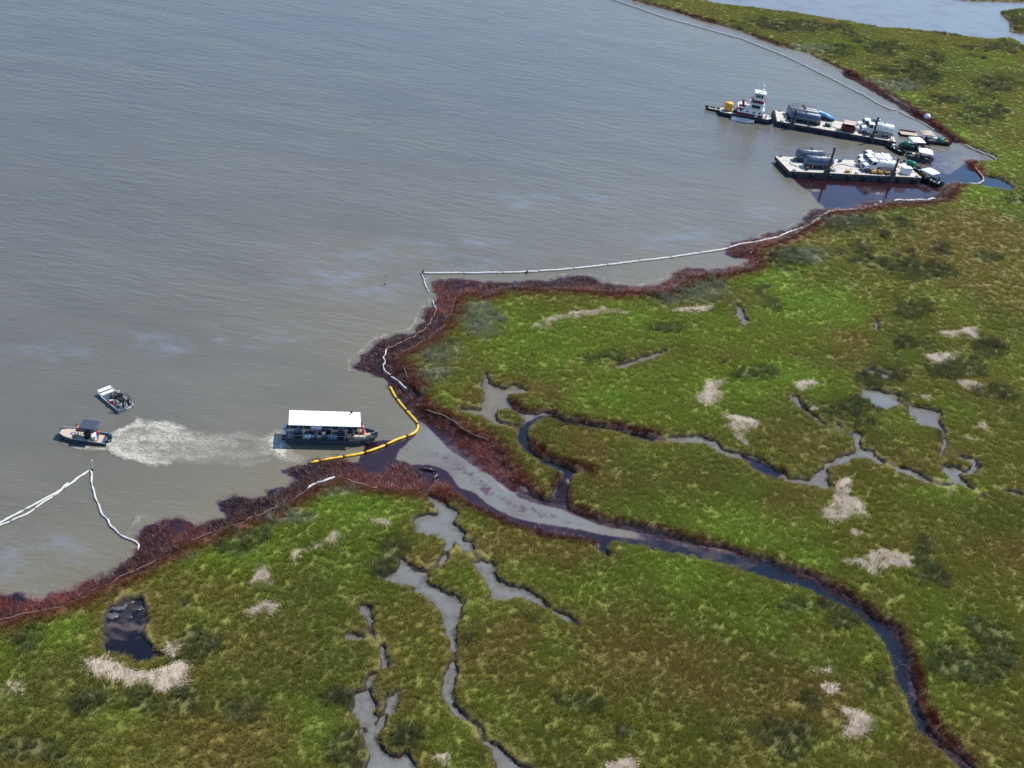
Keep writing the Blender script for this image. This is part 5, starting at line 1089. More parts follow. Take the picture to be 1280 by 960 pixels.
for i, lb in enumerate(('left of two wooden pallet stacks before the white trucks', 'right of two wooden pallet stacks before the white trucks')): pallet_stack(nb, x-0.9+1.9*i, -NW/2+1.0, ZB, 4, lb)
def pump(root, x, y, z, m, label, s=1.0, rz=0.0):
    p = loc2w(root, x, y, z); e = empty('pump', p, root.rotation_euler[2]+rz, label, 'pump')
    MB().box((0, 0, 0.5*s), (1.0*s, 0.6*s, 0.6*s), bev=0.05).build('engine_box', m, e); MB().rev((0.5*s, 0, 0.45*s), (0.85*s, 0, 0.45*s), [(0, 0.15*s), (0.05, 0.3*s), (0.3*s, 0.3*s), (0.35*s, 0.12*s)], 12).build('volute', m, e, True)
    MB().tube([(0.7*s, 0, 0.7*s), (0.7*s, 0, 1.0*s), (0.9*s, -0.3*s, 1.0*s), (1.2*s, -0.6*s, 0.2*s)], 0.07*s).build('hose', M_BLACK, e); b = MB(); b.box((0.1, 0, 0.1), (1.7*s, 0.7*s, 0.12)); b.build('skid', M_DARK, e)
    MB().cyl((-0.3*s, 0.1, 0.8*s), (-0.3*s, 0.1, 1.2*s), 0.05*s).build('exhaust', M_DARK, e)
    return e
x, y = to_local(nb, 1091, 217, ZB); pump(nb, x, -NW/2+1.0, ZB, M_YEL, 'yellow pump left of the wooden pallets on the nearer barge', 1.0)
x, y = to_local(nb, 1060, 217, ZB); pump(nb, x, -NW/2+0.9, ZB, M_YEL, 'small yellow pump alone on the open deck of the nearer barge', 0.8)
x, y = to_local(nb, 1040, 214, ZB); pump(nb, x, -NW/2+1.2, ZB, M_TAN, 'tan pump beside the tall post of the nearer barge', 0.7)
x, y = to_local(fb, 1033, 158, ZB); pump(fb, x, -FW/2+2.6, ZB, M_DGREEN, 'dark green pump between tanks and red container', 1.1)
x, y = to_local(fb, 1025, 156, ZB); pump(fb, x-0.3, -FW/2+3.2, ZB, M_MAROON, 'maroon pump next to the front tank of the farther barge', 0.9, 1.57)
# blue tarp sheet slung over the tanks' end
def tarp(root, x, y, z, L_, label):
    p = loc2w(root, x, y, z); n = 14; rings = []
    for i in range(n+1):
        t_ = i/n; xx = -L_/2+L_*t_; zz = 1.75-0.8*t_+0.12*math.sin(t_*5); r_ = (0.62-0.12*t_+0.05*math.sin(t_*13))*min(1, 4.5*min(t_+0.06, 1.03-t_))
        rings.append([(xx, r_*1.2*math.cos(a*6.283/10)+0.25*math.sin(t_*6), zz+r_*0.8*math.sin(a*6.283/10)*(1+0.15*math.sin(a*3+i))) for a in range(10)])
    o = MB().loft(rings).build('rolled_tarp', M_BLUE, None, True); o.location = p; o.rotation_euler = (0, 0, root.rotation_euler[2]-0.06)
    q = MB()
    for k in range(3): q.box((-L_*0.3+L_*0.3*k, 0.0, 0.55-0.12*k), (L_*0.28, 1.0, 1.1-0.24*k)); 
    q2 = q.build('trestle', M_DARK, None); q2.location = p; q2.rotation_euler = o.rotation_euler; tag(q2, 'dark crates carrying the light blue tarp on the farther barge', 'crates'); return tag(o, label, 'tarp')
x, y = to_local(fb, 1028, 147, ZB); tarp(fb, x+0.2, FW/2-0.9, ZB, 5.6, 'light blue tarp bundle behind the tanks of the farther barge')
def container(root, x, y, z, label):
    p = loc2w(root, x, y, z); e = empty('canopied_container', p, root.rotation_euler[2], label, 'container'); Lc, Wc, Hc = 3.2, 2.2, 1.3
    b = MB(); b.box((0, -Wc/2, Hc/2+.1), (Lc, 0.08, Hc)); b.box((0, Wc/2, Hc/2+.1), (Lc, 0.08, Hc)); b.box((-Lc/2, 0, Hc/2+.1), (0.08, Wc-0.1, Hc)); b.box((Lc/2, 0, Hc/2+.1), (0.08, Wc-0.1, Hc)); b.box((0, 0, 0.16), (Lc-0.1, Wc-0.1, 0.06)); b.build('walls', M_RUST, e)
    b = MB()
    for i in range(7): b.box((-Lc/2+0.3+i*0.43, -Wc/2-0.06, Hc/2+.1), (0.1, 0.06, Hc*0.95))
    b.build('side_rib', M_RUST, e); b = MB()
    for sx in (-1, 1):
        for sy in (-1, 1): b.cyl((sx*Lc*0.46, sy*Wc*0.45, 0.1), (sx*Lc*0.46, sy*Wc*0.45, 2.5), 0.05)
    b.build('post', M_ALU, e); rg = [[(sx*Lc*0.52, -Wc*0.55, 2.45), (sx*Lc*0.52, 0, 2.75), (sx*Lc*0.52, Wc*0.55, 2.45), (sx*Lc*0.52, 0, 2.68)] for sx in (-1, 1)]
    MB().loft(rg).build('canopy', M_TAN, e); return e
x, y = to_local(fb, 1060, 166, ZB); container(fb, x, -FW/2+2.0, ZB, 'maroon open container under a tan canopy on the farther barge')
heap(fb, x+2.6, -FW/2+3.6, ZB, M_SHIRTW, 'white wrapped bale beside the maroon container', 'bale', 'bale', (0.9, 0.8, 1.2), 12)
heap(fb, FL/2-3.4, -FW/2+3.2, ZB, M_SHIRTW, 'white sacks at the right end of the farther barge', 'sack_pile', 'sacks', (1.1, 0.7, 0.7), 14)
heap(fb, FL/2-2.0, FW/2-2.0, ZB, M_TAN, 'tan sacks at the right end of the farther barge', 'sack_pile', 'sacks', (0.9, 0.7, 0.6), 15)
drum(fb, -FL/2+3.0, -FW/2+2.8, ZB, M_BLACK, 'black drum at the tugboat end of the farther barge')
drum(nb, -NL/2+4.6, -NW/2+3.0, ZB, M_WHITE, 'small white drum left of the front tank on the nearer barge')
person(loc2w(nb, NL/2-5.6, -NW/2+4.4, ZB), nb.rotation_euler[2], 'stand', M_ORANGE, M_JEANS, 'worker in orange shirt near the white box bin on the barge', helmet=M_WHITE)
person(loc2w(fb, FL/2-5.2, FW/2-3.0, ZB), fb.rotation_euler[2], 'stand', M_SHIRTW, M_JEANS, 'worker in white shirt at the right end of the farther barge', cap=M_RED)

# ------------------------------------------------------------------ tugboat
c, rz, Lb = frame((898, 141), (963, 153), 0); print('tug', Lb)
tu = empty('tugboat', c, rz, 'white and maroon push tug with tall wheelhouse behind the farther barge', 'tugboat'); LT = max(12, min(15, Lb)); BT = 4.6
pts = []
def outl(scale, bowf=0.75):
    return [(-LT/2, -BT/2*0.6*scale), (-LT/2+0.6, -BT/2*0.9*scale), (-LT/2+1.6, -BT/2*scale), (LT/2-1.2, -BT/2*scale), (LT/2-0.2, -BT/2*bowf*scale), (LT/2, -BT/2*0.5*scale), (LT/2, BT/2*0.5*scale), (LT/2-0.2, BT/2*bowf*scale), (LT/2-1.2, BT/2*scale), (-LT/2+1.6, BT/2*scale), (-LT/2+0.6, BT/2*0.9*scale), (-LT/2, BT/2*0.6*scale)]
b = MB(); ol = outl(1.0); ob = [(x*0.95, y*0.85, -0.8) for x, y in ol]; om_ = [(x, y, 0.5) for x, y in ol]; ot = [(x, y, 0.95+0.35*max(0, x/(LT/2))**2) for x, y in ol]; b.loft([ob, om_, ot]); b.build('hull', M_NAVY, tu)
b = MB(); b.tube([(x*1.01, y*1.01, 0.98+0.35*max(0, x/(LT/2))**2) for x, y in ol], 0.13, closed=True); b.build('fender', M_BLACK, tu)
b = MB(); b.loft([[(x*0.98, y*0.96, 0.93+0.35*max(0, x/(LT/2))**2) for x, y in ol], [(x*0.98, y*0.96, 1.0+0.35*max(0, x/(LT/2))**2) for x, y in ol]]); b.build('deck', M_DECK, tu)
def house(x0, x1, w_, z0, z1, m, nm='deckhouse', r_=0.0):
    b = MB(); b.box(((x0+x1)/2, 0, (z0+z1)/2), (x1-x0, w_, z1-z0), bev=0.08); return b.build(nm, m, tu)
dh = house(-2.4, 4.4, 3.5, 1.0, 3.1, M_WHITE); MB().box((1.0, 0, 1.42), (6.9, 3.58, 0.75), bev=0.03).build('maroon_stripe', M_MAROON, tu)
MB().box((1.0, 0, 3.14), (7.0, 3.7, 0.09)).build('deckhouse_roof', M_WHITE, tu)
for s in (1, -1):
    for xx in (-1.5, 0.2, 1.9, 3.4):
        q = MB().rev((xx, s*1.74, 2.35), (xx, s*1.80, 2.35), [(0, 0.26), (0.06, 0.26)], 12); q.build('porthole', M_GLASS, tu)
    MB().box((2.7, s*1.78, 2.0), (0.7, 0.06, 1.7)).build('door', M_WHITE, tu)
house(0.6, 4.0, 2.9, 3.18, 4.7, M_WHITE, 'upper_deckhouse'); MB().box((2.3, 0, 4.55), (3.9, 3.4, 0.1)).build('bridge_deck', M_WHITE, tu); MB().box((2.1, -1.47, 3.8), (2.2, 0.06, 0.8)).build('painted_shade_panel', M_NAVY, tu)  # solid navy slab on the wall, painted to stand for shade in an opening
house(1.2, 3.6, 2.4, 4.6, 5.6, M_WHITE, 'wheelhouse_base'); MB().box((2.4, 0, 5.1), (3.0, 2.9, 0.62), bev=0.03).build('maroon_stripe', M_MAROON, tu)
wh = house(1.3, 3.5, 2.3, 5.5, 7.3, M_WHITE, 'wheelhouse'); MB().box((2.45, 0, 7.36), (3.0, 2.9, 0.14)).build('wheelhouse_roof', M_WHITE, tu)
for k in (-0.75, 0, 0.75):
    for xx, sg in ((3.5, 1), (1.3, -1)): MB().box((xx+0.02*sg, k, 6.55), (0.06, 0.6, 0.8)).build('window', M_GLASS, wh)
for k in (1.75, 2.4, 3.05):
    for s in (1, -1): MB().box((k, s*1.17, 6.55), (0.5, 0.06, 0.8)).build('window', M_GLASS, wh)
b = MB()
for zz in (5.05, 5.45):
    b.tube([(0.5, -1.65, zz), (4.2, -1.65, zz), (4.2, 1.65, zz), (0.5, 1.65, zz)], 0.03, closed=True)
for xx in (0.5, 1.7, 2.9, 4.2):
    for s in (1, -1): b.cyl((xx, s*1.65, 4.6), (xx, s*1.65, 5.45), 0.03, n=5)
b.build('bridge_rail', M_MAROON, tu)
b = MB(); b.cyl((1.6, 0.7, 7.4), (1.6, 0.7, 9.3), 0.06); b.box((1.6, 0.7, 8.7), (0.1, 0.9, 0.06)); b.build('mast', M_WHITE, tu)
b = MB(); b.cyl((3.0, 0, 7.4), (3.0, 0, 9.2), 0.09); b.rev((3.0, 0, 7.7), (3.0, 0, 8.3), [(0, 0.2), (0.2, 0.38), (0.5, 0.3), (0.6, 0.1)], 10); b.box((3.0, 0, 9.2), (0.2, 1.2, 0.15)); b.build('radar_mast', M_WHITE, tu)
for s in (1, -1):
    b = MB(); b.rev((-1.2, s*0.9, 3.15), (-1.2, s*0.9, 4.6), [(0, 0.38), (0.9, 0.34), (1.0, 0.22), (1.4, 0.2)], 10); b.build('exhaust_stack', M_MAROON, tu, True)
b = MB(); b.box((-1.2, 0, 3.45), (1.6, 2.6, 0.5)); b.build('stack_casing', M_WHITE, tu); MB().box((-1.4, -1.34, 3.45), (1.7, 0.08, 0.55)).build('maroon_panel', M_MAROON, tu); MB().box((-2.42, 0, 2.6), (0.1, 3.5, 0.8)).build('maroon_panel', M_MAROON, tu); MB().box((-1.6, -1.78, 2.75), (1.3, 0.07, 0.45)).build('maroon_panel', M_MAROON, tu)
for s in (1, -1): 
    b = MB(); b.box((LT/2+0.1, s*1.1, 1.3), (0.5, 0.6, 3.0), bev=0.06); b.build('push_knee', M_NAVY, tu)
b = MB()
for s in (1, -1): b.tube([(-LT/2+0.8, s*2.0, 1.75), (-2.6, s*2.1, 1.75)], 0.03); [b.cyl((-LT/2+0.8+k*1.2, s*2.05, 1.0), (-LT/2+0.8+k*1.2, s*2.05, 1.75), 0.03, n=5) for k in range(3)]
b.build('stern_rail', M_BLACK, tu)
e = onboard('storage_tank', tu, -LT/2+2.3, 0.2, 1.0, 'yellow upright tank on the stern deck of the tugboat', 'tank', [('shell', MB().rev((0, 0, 0.2), (0, 0, 2.4), [(0, 1.0), (0.1, 1.08), (0.7, 1.08), (0.72, 1.13), (0.8, 1.13), (0.82, 1.08), (1.5, 1.08), (1.52, 1.13), (1.6, 1.13), (1.62, 1.08), (1.95, 1.0), (2.15, 0.45), (2.2, 0.25)], 16), M_YEL), ('cradle', MB().box((0, 0, 0.1), (1.9, 1.9, 0.2)), M_DARK)])
pump(tu, -LT/2+4.1, -0.3, 1.0, M_DARK, 'dark winch pump on the stern deck of the tugboat', 0.9)
person(loc2w(tu, -2.75, -1.2, 1.0), rz+3.0, 'stand', M_RED, M_JEANS, 'deckhand in red shirt on the stern deck of the tugboat', helmet=M_WHITE)
drum(tu, LT/2-1.6, -1.2, 1.15, M_WHITE, 'white drum on the bow deck of the tugboat')
# white skiff alongside, dark flat behind
c, rz, Lb = frame((921, 149), (950, 153), 0); print('white skiff', Lb)
q = frame((921, 149), (950, 153), 0)[0]; toward = Vector((math.sin(tu.rotation_euler[2]), -math.cos(tu.rotation_euler[2]), 0))
c = loc2w(tu, -0.6, -BT/2-1.05, 0)
ws = empty('skiff', c, tu.rotation_euler[2], 'small white open skiff tied along the side of the tugboat', 'boat')
hull(6.0, 1.7, 0.6, 1.6, bow=0.25, draft=0.2, wall=0.07, floor=0.2, rake=0.6).build('hull', M_WHITE, ws)
b = MB(); [b.box((xx, 0, 0.42), (0.3, 1.5, 0.06)) for xx in (-1.6, 0, 1.5)]; b.build('thwart', M_WHITE, ws); outboard(ws, -3.1, 0, 0.35, M_BLACK, 0.8)
c, rz, Lb = frame((883, 136), (903, 140), 0); print('flat', Lb); Lf = max(4.5, Lb)
fl = empty('flat_skiff', c, rz, 'long dark flat skiff tied astern of the tugboat', 'boat')
hull(Lf, 1.8, 0.6, 1.2, bow=0.7, draft=0.2, wall=0.08, floor=0.2, rake=0.5).build('hull', M_DARK, fl)
b = MB(); [b.box((xx, 0, 0.42), (0.35, 1.6, 0.06)) for xx in (-1.5, 0.2, 1.4)]; b.build('thwart', M_TAN, fl); MB().box((0, 0, 0.22), (Lf-1.8, 1.5, 0.04)).build('floor_deck', M_SHIRTW, fl); outboard(fl, -Lf/2-0.1, 0, 0.35, M_BLACK, 0.9)

# ------------------------------------------------------------------ skimming boats with awnings at the barge ends
def awning(e, x, y, z0, h, sx, sy, m, blue=False):
    b = MB()
    for a in (-1, 1):
        for k in (-1, 1): b.cyl((x+a*sx/2*0.95, y+k*sy/2*0.95, z0), (x+a*sx/2*0.97, y+k*sy/2*0.97, z0+h), 0.04, n=6)
    b.build('awning_post', M_ALU, e)
    b = MB(); z1 = z0+h; v = [(x-sx/2, y-sy/2, z1), (x+sx/2, y-sy/2, z1), (x+sx/2, y+sy/2, z1), (x-sx/2, y+sy/2, z1), (x, y, z1+0.75)]; lo = [(p[0], p[1], p[2]-0.22) for p in v[:4]]
    mid = [(x-sx/4, y-sy/4, z1+0.42), (x+sx/4, y-sy/4, z1+0.42), (x+sx/4, y+sy/4, z1+0.42), (x-sx/4, y+sy/4, z1+0.42)]
    b.add(v+lo+mid, [(0, 1, 10, 9), (1, 2, 11, 10), (2, 3, 12, 11), (3, 0, 9, 12), (9, 10, 4), (10, 11, 4), (11, 12, 4), (12, 9, 4), (0, 5, 6, 1), (1, 6, 7, 2), (2, 7, 8, 3), (3, 8, 5, 0)]); b.build('awning', m, e)
def skimmer(stern, bow, L_, B_, label, hm, am, ax=0.0, reel=True, green=None, yel=False, rzadd=0.0, zlift=0.0, h=2.1, mess=0, awn=True):
    c, rz, Lb = frame(stern, bow, 0); print(label[:30], round(Lb, 1)); e = empty('skimming_boat', c, rz+rzadd, label, 'boat')
    hull(L_, B_, 0.8, 1.6, bow=0.6, draft=0.3, wall=0.1, floor=0.3, rake=0.5).build('hull', hm, e)
    b = MB(); b.tube([(-L_/2, -B_/2, 0.8), (L_/2-1.6, -B_/2, 0.8), (L_/2, -B_/2*0.62, 0.93), (L_/2, B_/2*0.62, 0.93), (L_/2-1.6, B_/2, 0.8), (-L_/2, B_/2, 0.8)], 0.08, closed=True); b.build('gunwale', M_BLACK, e)
    MB().box((-0.2, 0, 0.34), (L_-2.2, B_-0.35, 0.05)).build('floor_deck', M_ALU, e)
    if awn: awning(e, ax, 0, 0.35, h, 3.5, 3.3 if B_ > 2.3 else 2.7, am)
    MB().box((-L_/2+1.4, 0, 0.85), (0.6, 0.8, 0.95)).build('console', M_WHITE, e)
    outboard(e, -L_/2-0.15, 0, 0.5, M_BLACK, 1.0)
    if mess:
        r = random.Random(mess); b = MB()
        for k in range(7): b.box((r.uniform(-L_*0.35, L_*0.35), r.uniform(-B_*0.35, B_*0.35), 0.5+r.uniform(0, .25)), (r.uniform(.3, .8), r.uniform(.2, .5), r.uniform(.25, .6)), r.uniform(0, 3))
        b.build('gear_box', M_DARK, e)
        b = MB()
        for k in range(4): b.box((r.uniform(-L_*0.35, L_*0.35), r.uniform(-B_*0.3, B_*0.3), 0.6), (r.uniform(.3, .6), r.uniform(.2, .5), r.uniform(.3, .6)), r.uniform(0, 3))
        b.build('gear_crate', M_SHIRTW, e)
    return e
def poly_tank(root, x, y, z, label, r_=0.9, L_=1.6, m=None, rz=0.0, upright=False):
    p = loc2w(root, x, y, z); e = empty('plastic_tank', p, root.rotation_euler[2]+rz, label, 'tank')
    if upright: MB().rev((0, 0, 0.1), (0, 0, 1.3), [(0, r_*0.85), (0.15, r_), (0.75, r_), (1.0, r_*0.8), (1.12, r_*0.35), (1.2, r_*0.3)], 18).build('shell', m or M_GREEN, e, True); MB().box((0, 0, 0.06), (r_*1.8, r_*1.8, 0.12)).build('cradle', M_DARK, e)
    else:
        MB().rev((-L_/2, 0, r_+0.1), (L_/2, 0, r_+0.1), [(0, r_*0.5), (0.12, r_*0.85), (0.3, r_), (L_-0.3, r_), (L_-0.12, r_*0.85), (L_, r_*0.5)], 18).build('shell', m or M_GREEN, e, True)
        b = MB(); b.box((-L_*0.3, 0, 0.12), (0.15, r_*1.8, 0.24)); b.box((L_*0.3, 0, 0.12), (0.15, r_*1.8, 0.24)); b.build('cradle', M_DARK, e)
    MB().rev((0, 0, (1.28 if upright else 2*r_+0.05)), (0, 0, (1.28 if upright else 2*r_+0.05)+0.14), [(0, 0.2), (0.14, 0.2)], 10).build('lid', M_DARK, e); return e
def reel(root, x, y, z, label, m=None, r_=0.55, rz=0.0):
    p = loc2w(root, x, y, z); e = empty('hose_reel', p, root.rotation_euler[2]+rz, label, 'hose reel')
    for s in (1, -1):
        b = MB(); b.tube([(r_*math.cos(t_*6.283/16), s*0.3, r_+0.1+r_*math.sin(t_*6.283/16)) for t_ in range(16)], 0.07, closed=True); [b.tube([(0, s*0.3, r_+0.1), (r_*math.cos(t_*6.283/5), s*0.3, r_+0.1+r_*math.sin(t_*6.283/5))], 0.03) for t_ in range(5)]; b.build('flange', m or M_YEL, e)
    MB().rev((0, -0.3, r_+0.1), (0, 0.3, r_+0.1), [(0, r_*0.7), (0.15, r_*0.74), (0.3, r_*0.7), (0.45, r_*0.74), (0.6, r_*0.7)], 12).build('hose', M_BLACK, e); MB().box((0, 0, 0.05), (r_*1.6, 0.8, 0.1)).build('stand', M_DARK, e); return e
sA = skimmer((1152, 222), (1176, 234), 6.4, 2.8, 'black skimming boat under a white awning at the corner of the nearer barge', M_BLACK, M_ROOFW, ax=-1.2, mess=3)
reel(sA, -2.2, -0.9, 0.36, 'yellow hose reel on the black skimming boat', rz=0.3)
person(loc2w(sA, -0.8, 0.3, 0.36), sA.rotation_euler[2], 'stand', M_SHIRTB, M_SHIRTD, 'worker in blue shirt under the awning of the black skimming boat', vest=M_ORANGE)
person(loc2w(sA, 1.6, 0.2, 0.36), sA.rotation_euler[2]+2, 'bend', M_SHIRTD, M_SHIRTD, 'worker in dark clothes bending over the bow of the black skimming boat', helmet=M_WHITE)
sB = skimmer((1133, 196), (1166, 203), 6.6, 2.7, 'skimming boat under a white awning in the middle of the cluster between the barges', M_ALUD, M_ROOFW, ax=0.8, mess=5)
reel(sB, -1.2, -0.8, 0.36, 'yellow hose reel on the middle skimming boat')
person(loc2w(sB, 2.3, -0.5, 0.36), sB.rotation_euler[2]-1, 'stand', M_ORANGE, M_JEANS, 'worker in orange shirt at the bow of the middle skimming boat', helmet=M_WHITE)
person(loc2w(sB, -0.2, 0.2, 0.36), sB.rotation_euler[2]+1, 'stand', M_SHIRTB, M_JEANS, 'worker in blue shirt under the middle awning')
sC = skimmer((1124, 184), (1155, 187), 6.4, 2.6, 'skimming boat under a white awning touching the right end of the farther barge', M_DARK, M_ROOFW, ax=0.7, mess=7)
poly_tank(sC, -1.9, -0.3, 0.36, 'green plastic tank beside the awning nearest the farther barge', 0.75, 1.9, rz=-0.5)
sE = skimmer((1128, 205), (1154, 219), 6.2, 2.5, 'open grey skimming boat with a green tank against the end of the nearer barge', M_ALUD, M_ROOFW, mess=9, awn=False)
poly_tank(sE, -0.9, 0.0, 0.36, 'green plastic tank lying in the open grey boat', 0.72, 2.2, rz=0.2)
person(loc2w(sE, 1.3, 0.2, 0.36), sE.rotation_euler[2]+1, 'bend', M_RED, M_JEANS, 'worker in red shirt bending in the open grey boat', cap=M_BLACK)
sF = skimmer((1113, 185), (1127, 193), 5.6, 2.2, 'dark open workboat crowded with gear between the two barges', M_BLACK, M_ROOFW, mess=11, awn=False)
person(loc2w(sF, 0.2, 0.2, 0.36), sF.rotation_euler[2]+1, 'stand', M_SHIRTD, M_JEANS, 'worker in dark shirt on the dark boat between the barges', helmet=M_WHITE)
sD = skimmer((1144, 176), (1190, 181), 9.5, 2.9, 'long dark workboat nearest the shore with tan awning and green tank', M_BLACK, M_TAN, ax=-2.6, mess=13)
poly_tank(sD, 1.7, 0.1, 0.36, 'round green tank standing on the long dark workboat', 0.95, upright=True)
pump(sD, 3.4, 0.1, 0.36, M_YEL, 'yellow pump at the bow of the long dark workboat', 0.8)
tote(sD, 0.2, 0.4, 0.36, 'white box on the long dark workboat left of its green tank', (1.1, 0.9, 0.8), rz=0.4)
person(loc2w(sD, 0.3, -0.8, 0.36), sD.rotation_euler[2], 'stand', M_RED, M_JEANS, 'worker in red shirt on the long dark workboat', cap=M_BLACK)
person(loc2w(sD, -2.6, -0.3, 0.36), sD.rotation_euler[2]+2, 'stand', M_SHIRTB, M_JEANS, 'worker in blue shirt under the tan awning')
c, rz, Lb = frame((1124, 168), (1146, 171), 0); sg = empty('flat_barge', c, rz, 'small tan flat pontoon moored behind the right end of the farther barge', 'pontoon')
b = MB().box((0, 0, 0.2), (4.8, 2.6, 0.7)); b.build('hull', M_DARK, sg)
for k in range(6): MB().box((-2.0+k*0.8, 0, 0.59), (0.76, 2.5, 0.06), bev=0.01).build('deck_plank', M_TAN, sg)
b = MB(); [b.box((0, s*1.25, 0.85), (4.6, 0.08, 0.4)) for s in (1,)]; b.build('bulwark', M_RUST, sg)

# ------------------------------------------------------------------ booms
def densify(pts, step, wob=0.0, seed=1):
    out = []
    for i in range(len(pts)-1):
        a, b2 = Vector(pts[i]), Vector(pts[i+1]); k = max(1, int((b2-a).length/step))
        for s in range(k): out.append(a+(b2-a)*s/k)
    out.append(Vector(pts[-1]))
    # smooth once, then wobble
    for _ in range(2):
        q = [out[0]]+[(out[i-1]+out[i]*2+out[i+1])/4 for i in range(1, len(out)-1)]+[out[-1]]; out = q
    r = random.Random(seed)
    if wob:
        for i in range(1, len(out)-1): out[i] = out[i]+Vector((mnoise.noise(out[i]*0.6)*wob, mnoise.noise(out[i]*0.6+Vector((9, 9, 9)))*wob, 0))
    return out
def boom(pix, r_, m, label, seclen=6.0, z=0.12, wob=0.25, name='containment_boom', skirt=True, joint=None, cat='boom', alt=None):
    pts = densify([P(u, v, 0) for u, v in pix], 0.5, wob); root = empty(name, (pts[0].x, pts[0].y, z), 0, label, cat); base = root.location.copy()
    per = max(2, int(seclen/0.5)); i = 0; k = 0
    while i < len(pts)-1:
        seg = pts[i:i+per+1]
        if len(seg) < 2: break
        if i+per+2 >= len(pts): seg = pts[i:]; i = len(pts)
        loc = [Vector((p.x, p.y, z))-base for p in seg]
        rr = [r_*(1+0.16*math.sin(q*2.3)) for q in range(len(loc))]; rr[0] *= 0.55; rr[-1] *= 0.55
        MB().tube(loc, rr, 8).build('boom_section', (alt if alt and k % 4 == 3 else m), root, True)
        if joint and k: j = loc[0]; d = (loc[1]-loc[0]).normalized(); MB().box(j, (0.12, r_*2.3, r_*2.3), math.atan2(d.y, d.x)).build('connector', joint, root)
        i += per; k += 1
    return root
boom([(487, 484), (494, 497), (502, 507), (512, 519), (521, 528), (523, 534), (521, 541), (513, 545), (500, 549), (490, 553), (478, 559), (465, 564), (452, 568), (430, 572), (410, 575), (395, 578), (387, 580)], 0.19, M_BOOMY, 'bright yellow boom curving between the covered workboat and the oiled reeds', 3.0, 0.16, 0.05, joint=M_DARK)
boom([(-20, 665), (20, 644), (50, 628), (84, 609), (100, 597), (112, 588)], 0.15, M_BOOMW, 'upper of the two white booms running off the left edge', 5.0, wob=0.2)
boom([(-20, 668), (0, 658), (12, 653), (30, 646), (50, 632), (70, 619), (82, 608), (86, 604)], 0.13, M_BOOMW, 'lower of the two white booms running off the left edge', 3.0, wob=0.35)
boom([(112, 588), (114, 600), (117, 615), (124, 632), (131, 648), (145, 665), (158, 674), (172, 678), (178, 684), (172, 689)], 0.13, M_BOOMW, 'white boom hanging down to the reeds with a hooked end', 3.0, wob=0.3)
boom([(528, 342), (560, 342), (600, 342), (650, 341), (700, 338), (740, 334), (790, 328), (840, 322), (880, 316), (905, 312), (915, 309), (923, 306), (945, 303), (962, 299), (972, 297), (985, 291), (1001, 286), (1012, 282), (1018, 277), (1028, 270), (1037, 264), (1046, 265)], 0.2, M_BOOMW, 'long straight white boom from the corner post to the oiled reeds of the inlet', 7.0, wob=0.12)
boom([(528, 342), (530, 352), (534, 362), (536, 367)], 0.10, M_BOOMW, 'thin white boom piece dropping from the corner post', 2.5, 0.15, wob=0.3)
boom([(541, 377), (543, 383), (545, 388)], 0.10, M_BOOMW, 'short white boom piece at the outer edge of the northern reeds', 1.5, 0.3, wob=0.2)
boom([(545, 388), (541, 400), (530, 415), (515, 425), (497, 433), (483, 440)], 0.07, M_BOOMT, 'brown stained boom running through the middle of the reed belt', 3.0, 0.5, wob=0.3)
boom([(483, 440), (479, 448), (481, 456), (480, 463), (484, 470), (488, 472)], 0.11, M_BOOMW, 'crooked white boom in the widest part of the reed belt', 1.5, 0.55, wob=0.6)
boom([(488, 474), (500, 480), (505, 488), (508, 489)], 0.13, M_BOOMW, 'short crooked white boom in the reeds above the yellow one', 1.5, 0.5, wob=0.5)
boom([(518, 485), (525, 488), (532, 491), (537, 494)], 0.10, M_BOOMT, 'short tan line at the grass tip above the canal mouth', 2.0, 0.45, wob=0.3)
boom([(1046, 265), (1060, 264), (1072, 264), (1080, 263)], 0.2, M_BOOMW, 'short white boom piece lying below the oily water', 3.0, 0.35, wob=0.3)
boom([(1117, 253), (1121, 251), (1135, 252), (1150, 251), (1158, 252), (1163, 250), (1169, 250)], 0.26, M_BOOMW, 'thick white boom by the corner of the oily inlet', 3.0, 0.3, wob=0.4)
boom([(758, -3), (790, 8), (830, 22), (870, 33), (905, 43), (925, 48), (950, 58), (985, 72), (1015, 87), (1040, 99), (1065, 112), (1085, 122), (1100, 132), (1112, 137), (1120, 138)], 0.22, M_BOOMW, 'long white boom curving across the far bay before the marsh shore', 9.0, wob=0.3)
boom([(1124, 140), (1135, 146), (1150, 152), (1160, 158), (1168, 163)], 0.18, M_BOOMW, 'thin white boom reaching the shore near the white buoy', 6.0, wob=0.3)
boom([(1205, 182), (1217, 187), (1227, 192), (1238, 196), (1246, 200), (1244, 203), (1236, 204)], 0.2, M_BOOMW, 'white boom curling round the inlet right of the barges', 3.0, 0.25, wob=0.5)
boom([(1216, 206), (1219, 212), (1224, 217), (1228, 222), (1229, 226)], 0.22, M_BOOMO, 'faded orange boom across the side creek mouth', 2.0, 0.25, wob=0.3)
boom([(1229, 226), (1226, 230), (1218, 231), (1210, 230)], 0.2, M_BOOMW, 'short white boom joined to the orange one at the creek mouth', 2.0, 0.25, wob=0.2)
boom([(-20, 786), (10, 777), (50, 765), (78, 763), (100, 752), (128, 737), (150, 725), (175, 714), (205, 699), (220, 686), (250, 675), (287, 661), (312, 652), (350, 637), (370, 626), (384, 615)], 0.06, M_BOOMT, 'oil-stained tan line between reeds and grass along the left shore', 5.0, 0.45, wob=0.5)
boom([(384, 615), (389, 609), (400, 606), (410, 602), (418, 600)], 0.17, M_BOOMW, 'pale boom piece at the top of the left shore line', 1.5, 0.5, wob=0.5)
